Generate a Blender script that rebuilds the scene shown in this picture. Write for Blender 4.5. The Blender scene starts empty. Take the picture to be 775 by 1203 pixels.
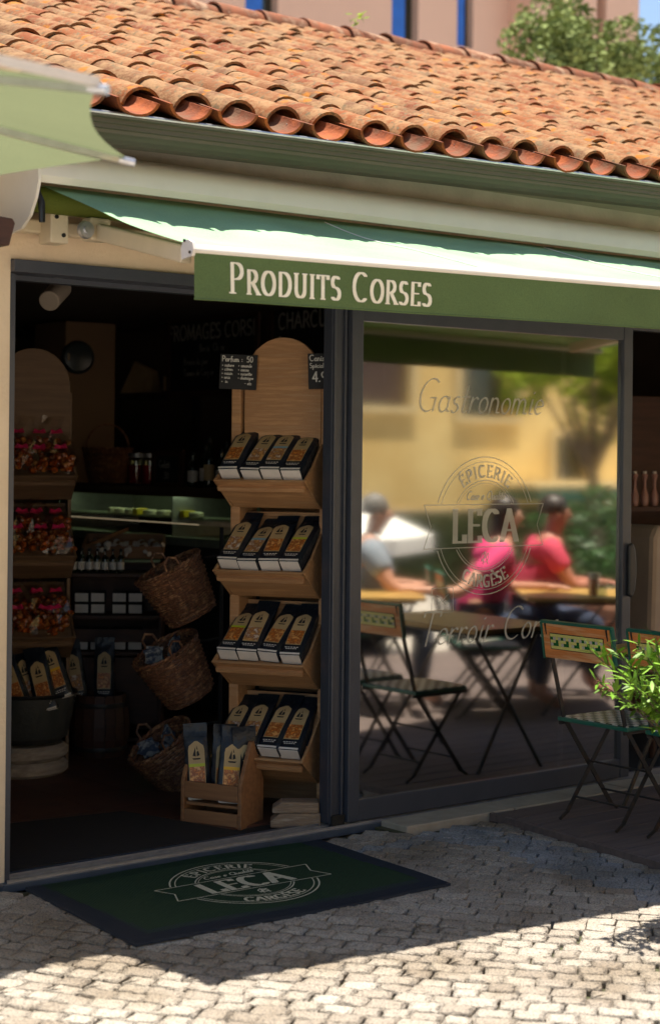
import bpy, bmesh, math, random
from mathutils import Vector, Matrix, Euler
random.seed(7)
PI = math.pi
R = math.radians
SC = bpy.context.scene
COL = SC.collection

# ------------------------------------------------------------ camera
AZ = R(51); SA, CA = math.sin(AZ), math.cos(AZ)
CAM = Vector((-3.03, -5.62, 1.6)); FPX = 2000.0; ROLL = 0.010; HY = 535.0; CX = 387.5
RV = Vector((SA, -CA, 0)); FV = Vector((CA, SA, 0)); UV = Vector((0, 0, 1))
cd = bpy.data.cameras.new('camera'); cam = bpy.data.objects.new('camera', cd); COL.objects.link(cam)
ax = (RV + ROLL * UV).normalized(); ay = (UV - ROLL * RV).normalized(); az = (-FV)
m = Matrix((ax, ay, az)).transposed().to_4x4(); m.translation = CAM
cam.matrix_world = m
cd.sensor_fit = 'VERTICAL'; cd.sensor_height = 36; cd.lens = FPX / 1203 * 36
cd.shift_y = -66.5 / 1203
cd.clip_start = 0.05; cd.clip_end = 2000
cd.dof.use_dof = True; cd.dof.focus_distance = 6.9; cd.dof.aperture_fstop = 2.6
SC.camera = cam

# ------------------------------------------------------------ world, sun, exposure
KX, KY = -0.08, -0.17            # where a point one metre up throws its shadow
sd = Vector((-KX, -KY, 1)).normalized()
w = bpy.data.worlds.new('World'); SC.world = w; w.use_nodes = True
nt = w.node_tree; nt.nodes.clear()
sky = nt.nodes.new('ShaderNodeTexSky'); sky.sky_type = 'NISHITA'; sky.sun_disc = False
sky.sun_elevation = math.asin(sd.z); sky.sun_rotation = math.atan2(sd.x, sd.y)
bg = nt.nodes.new('ShaderNodeBackground'); bg.inputs[1].default_value = 0.08
wo = nt.nodes.new('ShaderNodeOutputWorld')
nt.links.new(sky.outputs[0], bg.inputs[0]); nt.links.new(bg.outputs[0], wo.inputs[0])
sl = bpy.data.lights.new('sun', 'SUN'); sl.energy = 5.0; sl.angle = R(0.53); sl.color = (1.0, 0.93, 0.82)
so = bpy.data.objects.new('sun', sl); COL.objects.link(so)
so.rotation_euler = (-sd).to_track_quat('-Z', 'Y').to_euler(); so.location = (0, -5, 20)
SC.view_settings.view_transform = 'Standard'; SC.view_settings.look = 'None'
SC.view_settings.exposure = 1.22; SC.view_settings.gamma = 1.0
SC.render.engine = 'CYCLES'
SC.cycles.use_denoising = True
SC.cycles.max_bounces = 8; SC.cycles.diffuse_bounces = 5; SC.cycles.glossy_bounces = 4
SC.cycles.transparent_max_bounces = 16; SC.cycles.caustics_reflective = False; SC.cycles.caustics_refractive = False

# ------------------------------------------------------------ pixel -> world helpers (real depth is always given)
def ray(px, py):
    X = px - CX; Y = HY - py; d = 1 + ROLL * ROLL
    u = (X - ROLL * Y) / d; v = (Y + ROLL * X) / d
    return RV * (u / FPX) + FV + UV * (v / FPX)
def hit(px, py, ax_, val):
    d = ray(px, py); k = 'xyz'.index(ax_); return CAM + d * ((val - CAM[k]) / d[k])
def at(px, py, Z): return CAM + ray(px, py) * Z
def proj(p):
    d = Vector(p) - CAM; wd = d.dot(FV); u = d.dot(RV) / wd * FPX; v = d.z / wd * FPX
    return CX + u + ROLL * v, HY - v + ROLL * u, wd

# ------------------------------------------------------------ materials
MATS = {}
def new_mat(name):
    mt = bpy.data.materials.new(name); mt.use_nodes = True
    n = mt.node_tree; n.nodes.clear()
    out = n.nodes.new('ShaderNodeOutputMaterial'); b = n.nodes.new('ShaderNodeBsdfPrincipled')
    n.links.new(b.outputs[0], out.inputs[0]); MATS[name] = mt
    return mt, n, b
def ramp(n, stops):
    r = n.nodes.new('ShaderNodeValToRGB'); e = r.color_ramp.elements
    while len(e) < len(stops): e.new(0.5)
    for k, (p, c) in enumerate(stops): e[k].position = p; e[k].color = (*c, 1)
    return r
def mat(name, c1, c2=None, scale=8, rough=0.6, bump=0.0, bscale=None, stretch=(1, 1, 1), metal=0, detail=5,
        lo=0.35, hi=0.65, rnd=0.0, coords='Object', c3=None, spec=0.5, sheen=0, coat=0, bdist=0.01):
    mt, n, b = new_mat(name)
    b.inputs['Roughness'].default_value = rough; b.inputs['Metallic'].default_value = metal
    b.inputs['Specular IOR Level'].default_value = spec
    if sheen: b.inputs['Sheen Weight'].default_value = sheen; b.inputs['Sheen Roughness'].default_value = 0.35
    if coat: b.inputs['Coat Weight'].default_value = coat
    if c2 is None: c2 = tuple(x * 0.82 for x in c1)
    tc = n.nodes.new('ShaderNodeTexCoord'); mp = n.nodes.new('ShaderNodeMapping'); mp.inputs['Scale'].default_value = stretch
    n.links.new(tc.outputs[coords], mp.inputs[0])
    oi = n.nodes.new('ShaderNodeObjectInfo')
    add = n.nodes.new('ShaderNodeVectorMath'); add.operation = 'ADD'
    sc_ = n.nodes.new('ShaderNodeMath'); sc_.operation = 'MULTIPLY'; sc_.inputs[1].default_value = 37.0
    n.links.new(oi.outputs['Random'], sc_.inputs[0])
    n.links.new(mp.outputs[0], add.inputs[0]); n.links.new(sc_.outputs[0], add.inputs[1])
    no = n.nodes.new('ShaderNodeTexNoise'); no.inputs['Scale'].default_value = scale; no.inputs['Detail'].default_value = detail
    no.inputs['Roughness'].default_value = 0.62
    n.links.new(add.outputs[0], no.inputs['Vector'])
    st = [(lo, c1), (hi, c2)]
    if c3 is not None: st = [(lo, c1), ((lo + hi) / 2, c2), (hi, c3)]
    r = ramp(n, st); n.links.new(no.outputs[0], r.inputs[0]); last = r.outputs[0]
    if rnd:
        geo = n.nodes.new('ShaderNodeNewGeometry')
        s = n.nodes.new('ShaderNodeMath'); s.operation = 'ADD'
        n.links.new(oi.outputs['Random'], s.inputs[0]); n.links.new(geo.outputs['Random Per Island'], s.inputs[1])
        fr = n.nodes.new('ShaderNodeMath'); fr.operation = 'FRACT'; n.links.new(s.outputs[0], fr.inputs[0])
        mr = n.nodes.new('ShaderNodeMapRange'); mr.inputs[3].default_value = 1 - rnd; mr.inputs[4].default_value = 1 + rnd
        n.links.new(fr.outputs[0], mr.inputs[0])
        hs = n.nodes.new('ShaderNodeHueSaturation'); n.links.new(mr.outputs[0], hs.inputs['Value']); n.links.new(last, hs.inputs['Color'])
        last = hs.outputs[0]
    n.links.new(last, b.inputs['Base Color'])
    if bump:
        n2 = n.nodes.new('ShaderNodeTexNoise'); n2.inputs['Scale'].default_value = bscale or scale * 4; n2.inputs['Detail'].default_value = 6
        n.links.new(add.outputs[0], n2.inputs['Vector'])
        bp = n.nodes.new('ShaderNodeBump'); bp.inputs['Strength'].default_value = bump; bp.inputs['Distance'].default_value = bdist
        n.links.new(n2.outputs[0], bp.inputs['Height']); n.links.new(bp.outputs[0], b.inputs['Normal'])
    return mt

mat('plaster', (.80, .64, .45), (.74, .58, .40), 3, .9, .35, 60)
mat('fascia', (.50, .45, .38), (.40, .36, .30), 5, .85, .2, 50)
mat('cassette', (.84, .79, .70), (.80, .75, .66), 6, .38)
mat('arm_metal', (.72, .60, .42), (.66, .55, .38), 8, .4)
mat('anthracite', (.050, .055, .072), (.042, .047, .062), 12, .38, .05, 200, spec=.6)
mat('sill_metal', (.075, .095, .13), (.06, .075, .10), 12, .35)
mat('gutter_metal', (.085, .070, .056), (.060, .056, .036), 3, .45, .03, 60, stretch=(.3, 1, 1))
mat('steel', (.62, .62, .64), (.5, .5, .52), 20, .35, metal=.8)
mat('black_metal', (.012, .012, .013), (.02, .018, .016), 40, .4)
mat('rust_metal', (.015, .014, .013), (.08, .04, .02), 30, .5, lo=.5, hi=.75)
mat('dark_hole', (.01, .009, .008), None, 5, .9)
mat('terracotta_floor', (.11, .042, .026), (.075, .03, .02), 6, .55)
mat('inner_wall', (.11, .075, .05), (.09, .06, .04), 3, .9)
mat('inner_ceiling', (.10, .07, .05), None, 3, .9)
mat('pillar_paint', (.30, .19, .11), (.27, .17, .10), 4, .85)
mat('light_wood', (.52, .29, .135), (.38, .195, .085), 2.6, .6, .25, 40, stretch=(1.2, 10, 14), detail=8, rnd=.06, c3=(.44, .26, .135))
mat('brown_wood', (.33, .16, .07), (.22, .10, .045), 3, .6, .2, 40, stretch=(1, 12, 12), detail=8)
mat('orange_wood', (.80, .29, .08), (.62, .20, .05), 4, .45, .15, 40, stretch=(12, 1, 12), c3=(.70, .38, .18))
mat('shaded_wood', (.20, .12, .065), (.14, .08, .045), 2.6, .6, .25, 40, stretch=(1.2, 10, 14), detail=8)  # light_wood darkened: deep-room shade on the left stand put into its colour
mat('dark_wood', (.075, .028, .016), (.05, .02, .012), 3, .55, .2, 40, stretch=(1, 12, 12))
mat('worn_wood', (.36, .25, .16), (.24, .165, .11), 5, .85, .5, 40, stretch=(1, 6, 10), c3=(.42, .34, .26))
mat('weathered_wood', (.46, .40, .34), (.30, .25, .21), 5, .85, .5, 40, stretch=(1, 6, 10))
mat('table_wood', (.55, .34, .10), (.42, .24, .06), 3, .35, stretch=(1, 12, 12))
mat('deck_wood', (.16, .115, .10), (.10, .075, .068), 3, .75, .4, 40, stretch=(.8, 12, 12), rnd=.15)
mat('wicker', (.34, .15, .07), (.14, .055, .03), 26, .5, .4, 90, rnd=.25, c3=(.48, .25, .12))
mat('kraft', (.50, .36, .18), (.44, .31, .15), 18, .6)
mat('navy_foil', (.010, .013, .020), (.015, .019, .028), 10, .30, .5, 22, bdist=.02, spec=.35)
mat('sweets', (.62, .14, .02), (.16, .03, .008), 30, .25, c3=(.50, .20, .05), lo=.35, hi=.65)
mat('cookies', (.75, .26, .04), (.26, .06, .012), 55, .4, .3, 60, c3=(.75, .38, .12), lo=.35, hi=.62)
mat('cookies_pale', (.68, .36, .12), (.26, .10, .03), 50, .5, .3, 60, c3=(.75, .68, .6), lo=.35, hi=.66)
mat('white_card', (.78, .72, .66), (.70, .65, .6), 20, .7)
mat('cream_print', (.90, .86, .70), (.80, .74, .57), 20, .7)
mat('ink', (.012, .012, .014), None, 5, .7)
mat('lime', (.52, .60, .03), None, 5, .5)
mat('yellow', (.85, .48, .02), None, 5, .5)
mat('sky_blue', (.2, .42, .55), None, 5, .5)
mat('slate', (.012, .012, .014), (.018, .018, .02), 6, .8)
mat('chalk', (.72, .70, .66), (.5, .49, .46), 60, .9)
mat('faint_chalk', (.55, .53, .48), (.30, .29, .26), 40, .9)
mat('red_glass', (.40, .02, .03), (.25, .01, .02), 20, .15, coat=1)
mat('bottle_glass', (.012, .02, .014), None, 5, .08, coat=1)
mat('counter_steel', (.32, .34, .27), (.24, .26, .2), 5, .3)
mat('cheese', (.75, .72, .6), (.6, .55, .35), 20, .5)
mat('lemon', (.75, .58, .03), None, 5, .4)
mat('bakelite', (.03, .045, .05), None, 5, .3)
mat('lamp_white', (.5, .42, .34), None, 5, .5)
mat('stone_slab', (.42, .36, .28), (.33, .28, .21), 7, .9, .4, 60)
mat('mat_border', (.016, .022, .034), (.022, .028, .042), 30, .85)
mat('mat_green', (.018, .046, .018), (.013, .034, .013), 40, .95)
mat('mat_print', (.62, .58, .42), (.42, .40, .28), 120, .95, coords='Object')
mat('door_mat', (.02, .014, .012), (.012, .009, .008), 60, .95, .4, 200)
mat('leaf', (.16, .29, .022), (.085, .19, .015), 8, .5, rnd=.35, spec=.22)
mat('leaf_hedge', (.035, .05, .02), (.055, .07, .028), 8, .8, rnd=.3, spec=.1)
mat('leaf_dark', (.03, .09, .02), (.05, .13, .02), 8, .5, rnd=.35)
mat('leaf_lime', (.24, .30, .022), (.13, .20, .018), 3, .75, rnd=.3, spec=.1)
mat('leaf_olive', (.26, .30, .10), (.15, .19, .06), 3, .85, spec=.1, rnd=.3)
mat('bark', (.12, .085, .06), (.07, .05, .035), 12, .9, .6, 30)
mat('yellow_render', (.82, .62, .27), (.66, .45, .16), .9, .92, .2, 20)
mat('yellow_trim', (.74, .58, .30), None, 3, .9)
mat('shutter', (.12, .07, .05), (.10, .06, .045), 5, .7)
mat('pink_render', (.72, .45, .32), (.68, .42, .30), .3, .9)
mat('blue_frame', (.02, .13, .50), None, 3, .5)
mat('white_canvas', (.80, .78, .72), None, 3, .9)
mat('skin', (.56, .29, .19), (.50, .25, .16), 20, .5)
mat('skin_red', (.48, .20, .13), (.42, .16, .10), 20, .5)
mat('hair_dark', (.02, .012, .01), (.035, .02, .014), 60, .5)
mat('hair_grey', (.20, .19, .17), (.12, .11, .10), 60, .6)
mat('pink_cloth', (.72, .06, .20), (.62, .045, .16), 6, .85)
mat('rose_cloth', (.66, .07, .13), (.56, .05, .10), 6, .85)
mat('grey_cloth', (.26, .30, .34), (.18, .21, .25), 6, .85)
mat('denim', (.03, .045, .09), None, 8, .9)
mat('beige_leather', (.40, .30, .22), (.36, .27, .20), 8, .55)
mat('pink_ceramic', (.45, .24, .20), (.35, .18, .15), 20, .3)
mat('dark_tub', (.03, .034, .034), (.05, .052, .05), 10, .6, .3, 40)
mat('teal_paint', (.01, .12, .08), None, 8, .4)
mat('ribbon', (.65, .02, .12), None, 8, .4)
mat('packet_white', (.35, .35, .34), (.06, .08, .13), 30, .3, lo=.45, hi=.55)
mat('beer', (.55, .12, .01), (.45, .09, .01), 8, .15, coat=1)
mat('foam', (.85, .80, .68), None, 8, .8)
mat('asphalt', (.36, .33, .29), (.42, .38, .33), 2, .9, .3, 50)
mat('pot_clay', (.35, .15, .08), (.28, .12, .06), 8, .8)
mat('tile_under', (.12, .06, .04), None, 8, .9)

def mk_fabric(name, col, trans, sheen=0.0, wt=.4):
    mt, n, b = new_mat(name)
    b.inputs['Base Color'].default_value = (*col, 1); b.inputs['Roughness'].default_value = .75
    b.inputs['Sheen Weight'].default_value = sheen; b.inputs['Sheen Roughness'].default_value = .3
    tr = n.nodes.new('ShaderNodeBsdfTranslucent'); tr.inputs[0].default_value = (*trans, 1)
    mx = n.nodes.new('ShaderNodeMixShader'); mx.inputs[0].default_value = wt
    out = [x for x in n.nodes if x.type == 'OUTPUT_MATERIAL'][0]
    tc = n.nodes.new('ShaderNodeTexCoord'); no = n.nodes.new('ShaderNodeTexNoise'); no.inputs['Scale'].default_value = 7
    no.inputs['Detail'].default_value = 4
    bp = n.nodes.new('ShaderNodeBump'); bp.inputs['Strength'].default_value = .35; bp.inputs['Distance'].default_value = .02
    n.links.new(tc.outputs['Object'], no.inputs['Vector']); n.links.new(no.outputs[0], bp.inputs['Height']); n.links.new(bp.outputs[0], b.inputs['Normal'])
    nc = n.nodes.new('ShaderNodeTexNoise'); nc.inputs['Scale'].default_value = 2.5; nc.inputs['Detail'].default_value = 6
    n.links.new(tc.outputs['Object'], nc.inputs['Vector']); rc = ramp(n, [(.35, tuple(x * .86 for x in col)), (.65, tuple(min(1, x * 1.08) for x in col))])
    wv = n.nodes.new('ShaderNodeTexNoise'); wv.inputs['Scale'].default_value = 260; n.links.new(tc.outputs['Object'], wv.inputs['Vector'])
    rw = ramp(n, [(.3, (.80, .80, .80)), (.7, (1.1, 1.1, 1.1))]); n.links.new(wv.outputs[0], rw.inputs[0]); n.links.new(nc.outputs[0], rc.inputs[0])
    mm = n.nodes.new('ShaderNodeMixRGB'); mm.blend_type = 'MULTIPLY'; mm.inputs[0].default_value = 1; n.links.new(rc.outputs[0], mm.inputs[1]); n.links.new(rw.outputs[0], mm.inputs[2]); n.links.new(mm.outputs[0], b.inputs['Base Color'])
    n.links.new(b.outputs[0], mx.inputs[1]); n.links.new(tr.outputs[0], mx.inputs[2]); n.links.new(mx.outputs[0], out.inputs[0])
    return mt
mk_fabric('awning_top', (.27, .48, .265), (.10, .12, .02), 0, .06)
mk_fabric('valance_green', (.105, .165, .05), (.12, .22, .03), 0, .06)
mk_fabric('roll_green', (.13, .16, .015), (.1, .12, .01), 0, .1)
mk_fabric('parasol_green', (.26, .29, .17), (.165, .19, .10), 0, .45)

# clay tile: per-tile colour, pale weathering and lichen spots
mt, n, b = new_mat('clay_tile')
b.inputs['Specular IOR Level'].default_value = .15
b.inputs['Roughness'].default_value = .85
tc = n.nodes.new('ShaderNodeNewGeometry'); oi = n.nodes.new('ShaderNodeObjectInfo')
s = n.nodes.new('ShaderNodeMath'); s.operation = 'ADD'; n.links.new(oi.outputs['Random'], s.inputs[0]); n.links.new(tc.outputs['Random Per Island'], s.inputs[1])
fr = n.nodes.new('ShaderNodeMath'); fr.operation = 'FRACT'; n.links.new(s.outputs[0], fr.inputs[0])
r1 = ramp(n, [(0, (.15, .034, .010)), (.35, (.22, .062, .015)), (.7, (.21, .078, .026)), (1, (.14, .065, .03))]); n.links.new(fr.outputs[0], r1.inputs[0])
no = n.nodes.new('ShaderNodeTexNoise'); no.inputs['Scale'].default_value = 7; no.inputs['Detail'].default_value = 9; no.inputs['Roughness'].default_value = .78
n.links.new(tc.outputs['Position'], no.inputs['Vector'])
r2 = ramp(n, [(.44, (0, 0, 0)), (.56, (1, 1, 1))]); n.links.new(no.outputs[0], r2.inputs[0])
mfac = n.nodes.new('ShaderNodeMath'); mfac.operation = 'MULTIPLY'; mfac.inputs[1].default_value = .75; n.links.new(r2.outputs[0], mfac.inputs[0])
m1 = n.nodes.new('ShaderNodeMixRGB'); n.links.new(mfac.outputs[0], m1.inputs[0]); n.links.new(r1.outputs[0], m1.inputs[1]); m1.inputs[2].default_value = (.32, .19, .09, 1)
no3 = n.nodes.new('ShaderNodeTexNoise'); no3.inputs['Scale'].default_value = 38; no3.inputs['Detail'].default_value = 8
n.links.new(tc.outputs['Position'], no3.inputs['Vector'])
r3 = ramp(n, [(.56, (0, 0, 0)), (.66, (1, 1, 1))]); n.links.new(no3.outputs[0], r3.inputs[0])
m2 = n.nodes.new('ShaderNodeMixRGB'); n.links.new(r3.outputs[0], m2.inputs[0]); n.links.new(m1.outputs[0], m2.inputs[1]); m2.inputs[2].default_value = (.15, .10, .05, 1)
no4 = n.nodes.new('ShaderNodeTexNoise'); no4.inputs['Scale'].default_value = 9; no4.inputs['Detail'].default_value = 7
ad = n.nodes.new('ShaderNodeVectorMath'); ad.operation = 'ADD'; ad.inputs[1].default_value = (31, 7, 3)
n.links.new(tc.outputs['Position'], ad.inputs[0]); n.links.new(ad.outputs[0], no4.inputs['Vector'])
r4 = ramp(n, [(.63, (0, 0, 0)), (.68, (1, 1, 1))]); n.links.new(no4.outputs[0], r4.inputs[0])
m3 = n.nodes.new('ShaderNodeMixRGB'); n.links.new(r4.outputs[0], m3.inputs[0]); n.links.new(m2.outputs[0], m3.inputs[1]); m3.inputs[2].default_value = (.36, .13, .015, 1)
n.links.new(m3.outputs[0], b.inputs['Base Color'])
no5 = n.nodes.new('ShaderNodeTexNoise'); no5.inputs['Scale'].default_value = 70; no5.inputs['Detail'].default_value = 5
n.links.new(tc.outputs['Position'], no5.inputs['Vector'])
bp = n.nodes.new('ShaderNodeBump'); bp.inputs['Strength'].default_value = .5; bp.inputs['Distance'].default_value = .008
n.links.new(no5.outputs[0], bp.inputs['Height']); n.links.new(bp.outputs[0], b.inputs['Normal'])

mat('pan_clay', (.34, .085, .022), (.19, .05, .018), 7, .85, .4, 60, rnd=.15, c3=(.15, .075, .04), spec=.2)  # redder, less weathered clay, also darkened for the shade in the channels
mat('ridge_clay', (.30, .095, .04), (.20, .075, .035), 7, .85, .4, 60, rnd=.3, c3=(.42, .27, .17), spec=.2)
# granite setts
def mk_sett(name, a, c, d):
    mt, n, b = new_mat(name); b.inputs['Roughness'].default_value = .82
    tc = n.nodes.new('ShaderNodeNewGeometry'); oi = n.nodes.new('ShaderNodeObjectInfo')
    s = n.nodes.new('ShaderNodeMath'); s.operation = 'ADD'; n.links.new(oi.outputs['Random'], s.inputs[0]); n.links.new(tc.outputs['Random Per Island'], s.inputs[1])
    fr = n.nodes.new('ShaderNodeMath'); fr.operation = 'FRACT'; n.links.new(s.outputs[0], fr.inputs[0])
    r1 = ramp(n, [(0, a), (.5, c), (1, d)]); n.links.new(fr.outputs[0], r1.inputs[0])
    no = n.nodes.new('ShaderNodeTexNoise'); no.inputs['Scale'].default_value = 160; no.inputs['Detail'].default_value = 4
    n.links.new(tc.outputs['Position'], no.inputs['Vector'])
    r2 = ramp(n, [(.34, (.36, .36, .38)), (.5, (1, 1, 1)), (.72, (1.25, 1.22, 1.18))]); n.links.new(no.outputs[0], r2.inputs[0])
    mx = n.nodes.new('ShaderNodeMixRGB'); mx.blend_type = 'MULTIPLY'; mx.inputs[0].default_value = .9
    n.links.new(r1.outputs[0], mx.inputs[1]); n.links.new(r2.outputs[0], mx.inputs[2])
    nl = n.nodes.new('ShaderNodeTexNoise'); nl.inputs['Scale'].default_value = 2.2; nl.inputs['Detail'].default_value = 5
    n.links.new(tc.outputs['Position'], nl.inputs['Vector'])
    r3 = ramp(n, [(.36, (.66, .61, .54)), (.56, (1, 1, 1))]); n.links.new(nl.outputs[0], r3.inputs[0])
    mx2 = n.nodes.new('ShaderNodeMixRGB'); mx2.blend_type = 'MULTIPLY'; mx2.inputs[0].default_value = 1
    n.links.new(mx.outputs[0], mx2.inputs[1]); n.links.new(r3.outputs[0], mx2.inputs[2])
    n.links.new(mx2.outputs[0], b.inputs['Base Color'])
    nb = n.nodes.new('ShaderNodeTexNoise'); nb.inputs['Scale'].default_value = 75; nb.inputs['Detail'].default_value = 6
    n.links.new(tc.outputs['Position'], nb.inputs['Vector'])
    bp = n.nodes.new('ShaderNodeBump'); bp.inputs['Strength'].default_value = 1.0; bp.inputs['Distance'].default_value = .018
    n.links.new(nb.outputs[0], bp.inputs['Height']); n.links.new(bp.outputs[0], b.inputs['Normal'])
mk_sett('granite', (.32, .275, .225), (.38, .335, .28), (.44, .395, .335))
mk_sett('granite_blue', (.25, .27, .29), (.32, .33, .345), (.37, .38, .39))
mat('joint_soil', (.055, .042, .028), (.06, .065, .025), 9, .95, .5, 80, coords='Object', c3=(.10, .075, .045))

# small tiles on the bistro chairs
def mk_mosaic(name, scale, c1, c2, c3):
    mt, n, b = new_mat(name); b.inputs['Roughness'].default_value = .3
    tc = n.nodes.new('ShaderNodeTexCoord')
    ck = n.nodes.new('ShaderNodeTexChecker'); ck.inputs['Scale'].default_value = scale; ck.inputs[1].default_value = (*c1, 1); ck.inputs[2].default_value = (*c2, 1)
    ck2 = n.nodes.new('ShaderNodeTexVoronoi'); ck2.inputs['Scale'].default_value = scale * .5; ck2.inputs['Randomness'].default_value = 0
    n.links.new(tc.outputs['Object'], ck.inputs[0]); n.links.new(tc.outputs['Object'], ck2.inputs['Vector'])
    r = ramp(n, [(.30, (1, 1, 1)), (.36, (0, 0, 0))]); n.links.new(ck2.outputs['Distance'], r.inputs[0])
    mx = n.nodes.new('ShaderNodeMixRGB'); n.links.new(r.outputs[0], mx.inputs[0]); n.links.new(ck.outputs[0], mx.inputs[1]); mx.inputs[2].default_value = (*c3, 1)
    n.links.new(mx.outputs[0], b.inputs['Base Color'])
mk_mosaic('mosaic_seat', 30, (.72, .70, .60), (.03, .05, .035), (.45, .06, .04))
mk_mosaic('mosaic_pale', 30, (.55, .58, .45), (.10, .20, .10), (.45, .42, .30))

mt, n, b = new_mat('lit_strip'); b.inputs['Emission Color'].default_value = (1, .75, .45, 1); b.inputs['Emission Strength'].default_value = .10
mt, n, b = new_mat('fill_glow'); b.inputs['Emission Color'].default_value = (.85, 1, .6, 1); b.inputs['Emission Strength'].default_value = 1.7  # added fill light for the inside of the counter case
# coated shop glass
def mk_glass(name, base, tint, edge=.5, rgh=0.0):
    mt = bpy.data.materials.new(name); mt.use_nodes = True; n = mt.node_tree; n.nodes.clear(); MATS[name] = mt
    out = n.nodes.new('ShaderNodeOutputMaterial'); gl = n.nodes.new('ShaderNodeBsdfGlossy'); gl.inputs['Roughness'].default_value = rgh
    gl.inputs[0].default_value = (1, .98, .92, 1)
    tr = n.nodes.new('ShaderNodeBsdfTransparent'); tr.inputs[0].default_value = (*tint, 1)
    fr = n.nodes.new('ShaderNodeFresnel'); ge = n.nodes.new('ShaderNodeNewGeometry'); mi_ = n.nodes.new('ShaderNodeMapRange'); mi_.inputs[3].default_value = 1.5; mi_.inputs[4].default_value = 1 / 1.5; n.links.new(ge.outputs['Backfacing'], mi_.inputs[0]); n.links.new(mi_.outputs[0], fr.inputs[0])
    mr = n.nodes.new('ShaderNodeMath'); mr.operation = 'MULTIPLY_ADD'; mr.inputs[1].default_value = edge; mr.inputs[2].default_value = base; mr.use_clamp = True
    n.links.new(fr.outputs[0], mr.inputs[0])
    mx = n.nodes.new('ShaderNodeMixShader'); n.links.new(mr.outputs[0], mx.inputs[0]); n.links.new(tr.outputs[0], mx.inputs[1]); n.links.new(gl.outputs[0], mx.inputs[2])
    n.links.new(mx.outputs[0], out.inputs[0])
mk_glass('shop_glass', .56, (.46, .48, .46), .4, .05)
mk_glass('clear_glass', .03, (.85, .9, .86), 1.0)
mk_glass('cellophane', .02, (.92, .9, .88), .5, .12)
mt = bpy.data.materials.new('frosted'); mt.use_nodes = True; MATS['frosted'] = mt; n = mt.node_tree; n.nodes.clear()
out = n.nodes.new('ShaderNodeOutputMaterial'); df = n.nodes.new('ShaderNodeBsdfDiffuse'); df.inputs[0].default_value = (.75, .73, .64, 1)
tr = n.nodes.new('ShaderNodeBsdfTransparent'); mx = n.nodes.new('ShaderNodeMixShader'); mx.inputs[0].default_value = .48
n.links.new(tr.outputs[0], mx.inputs[1]); n.links.new(df.outputs[0], mx.inputs[2]); n.links.new(mx.outputs[0], out.inputs[0])

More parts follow.
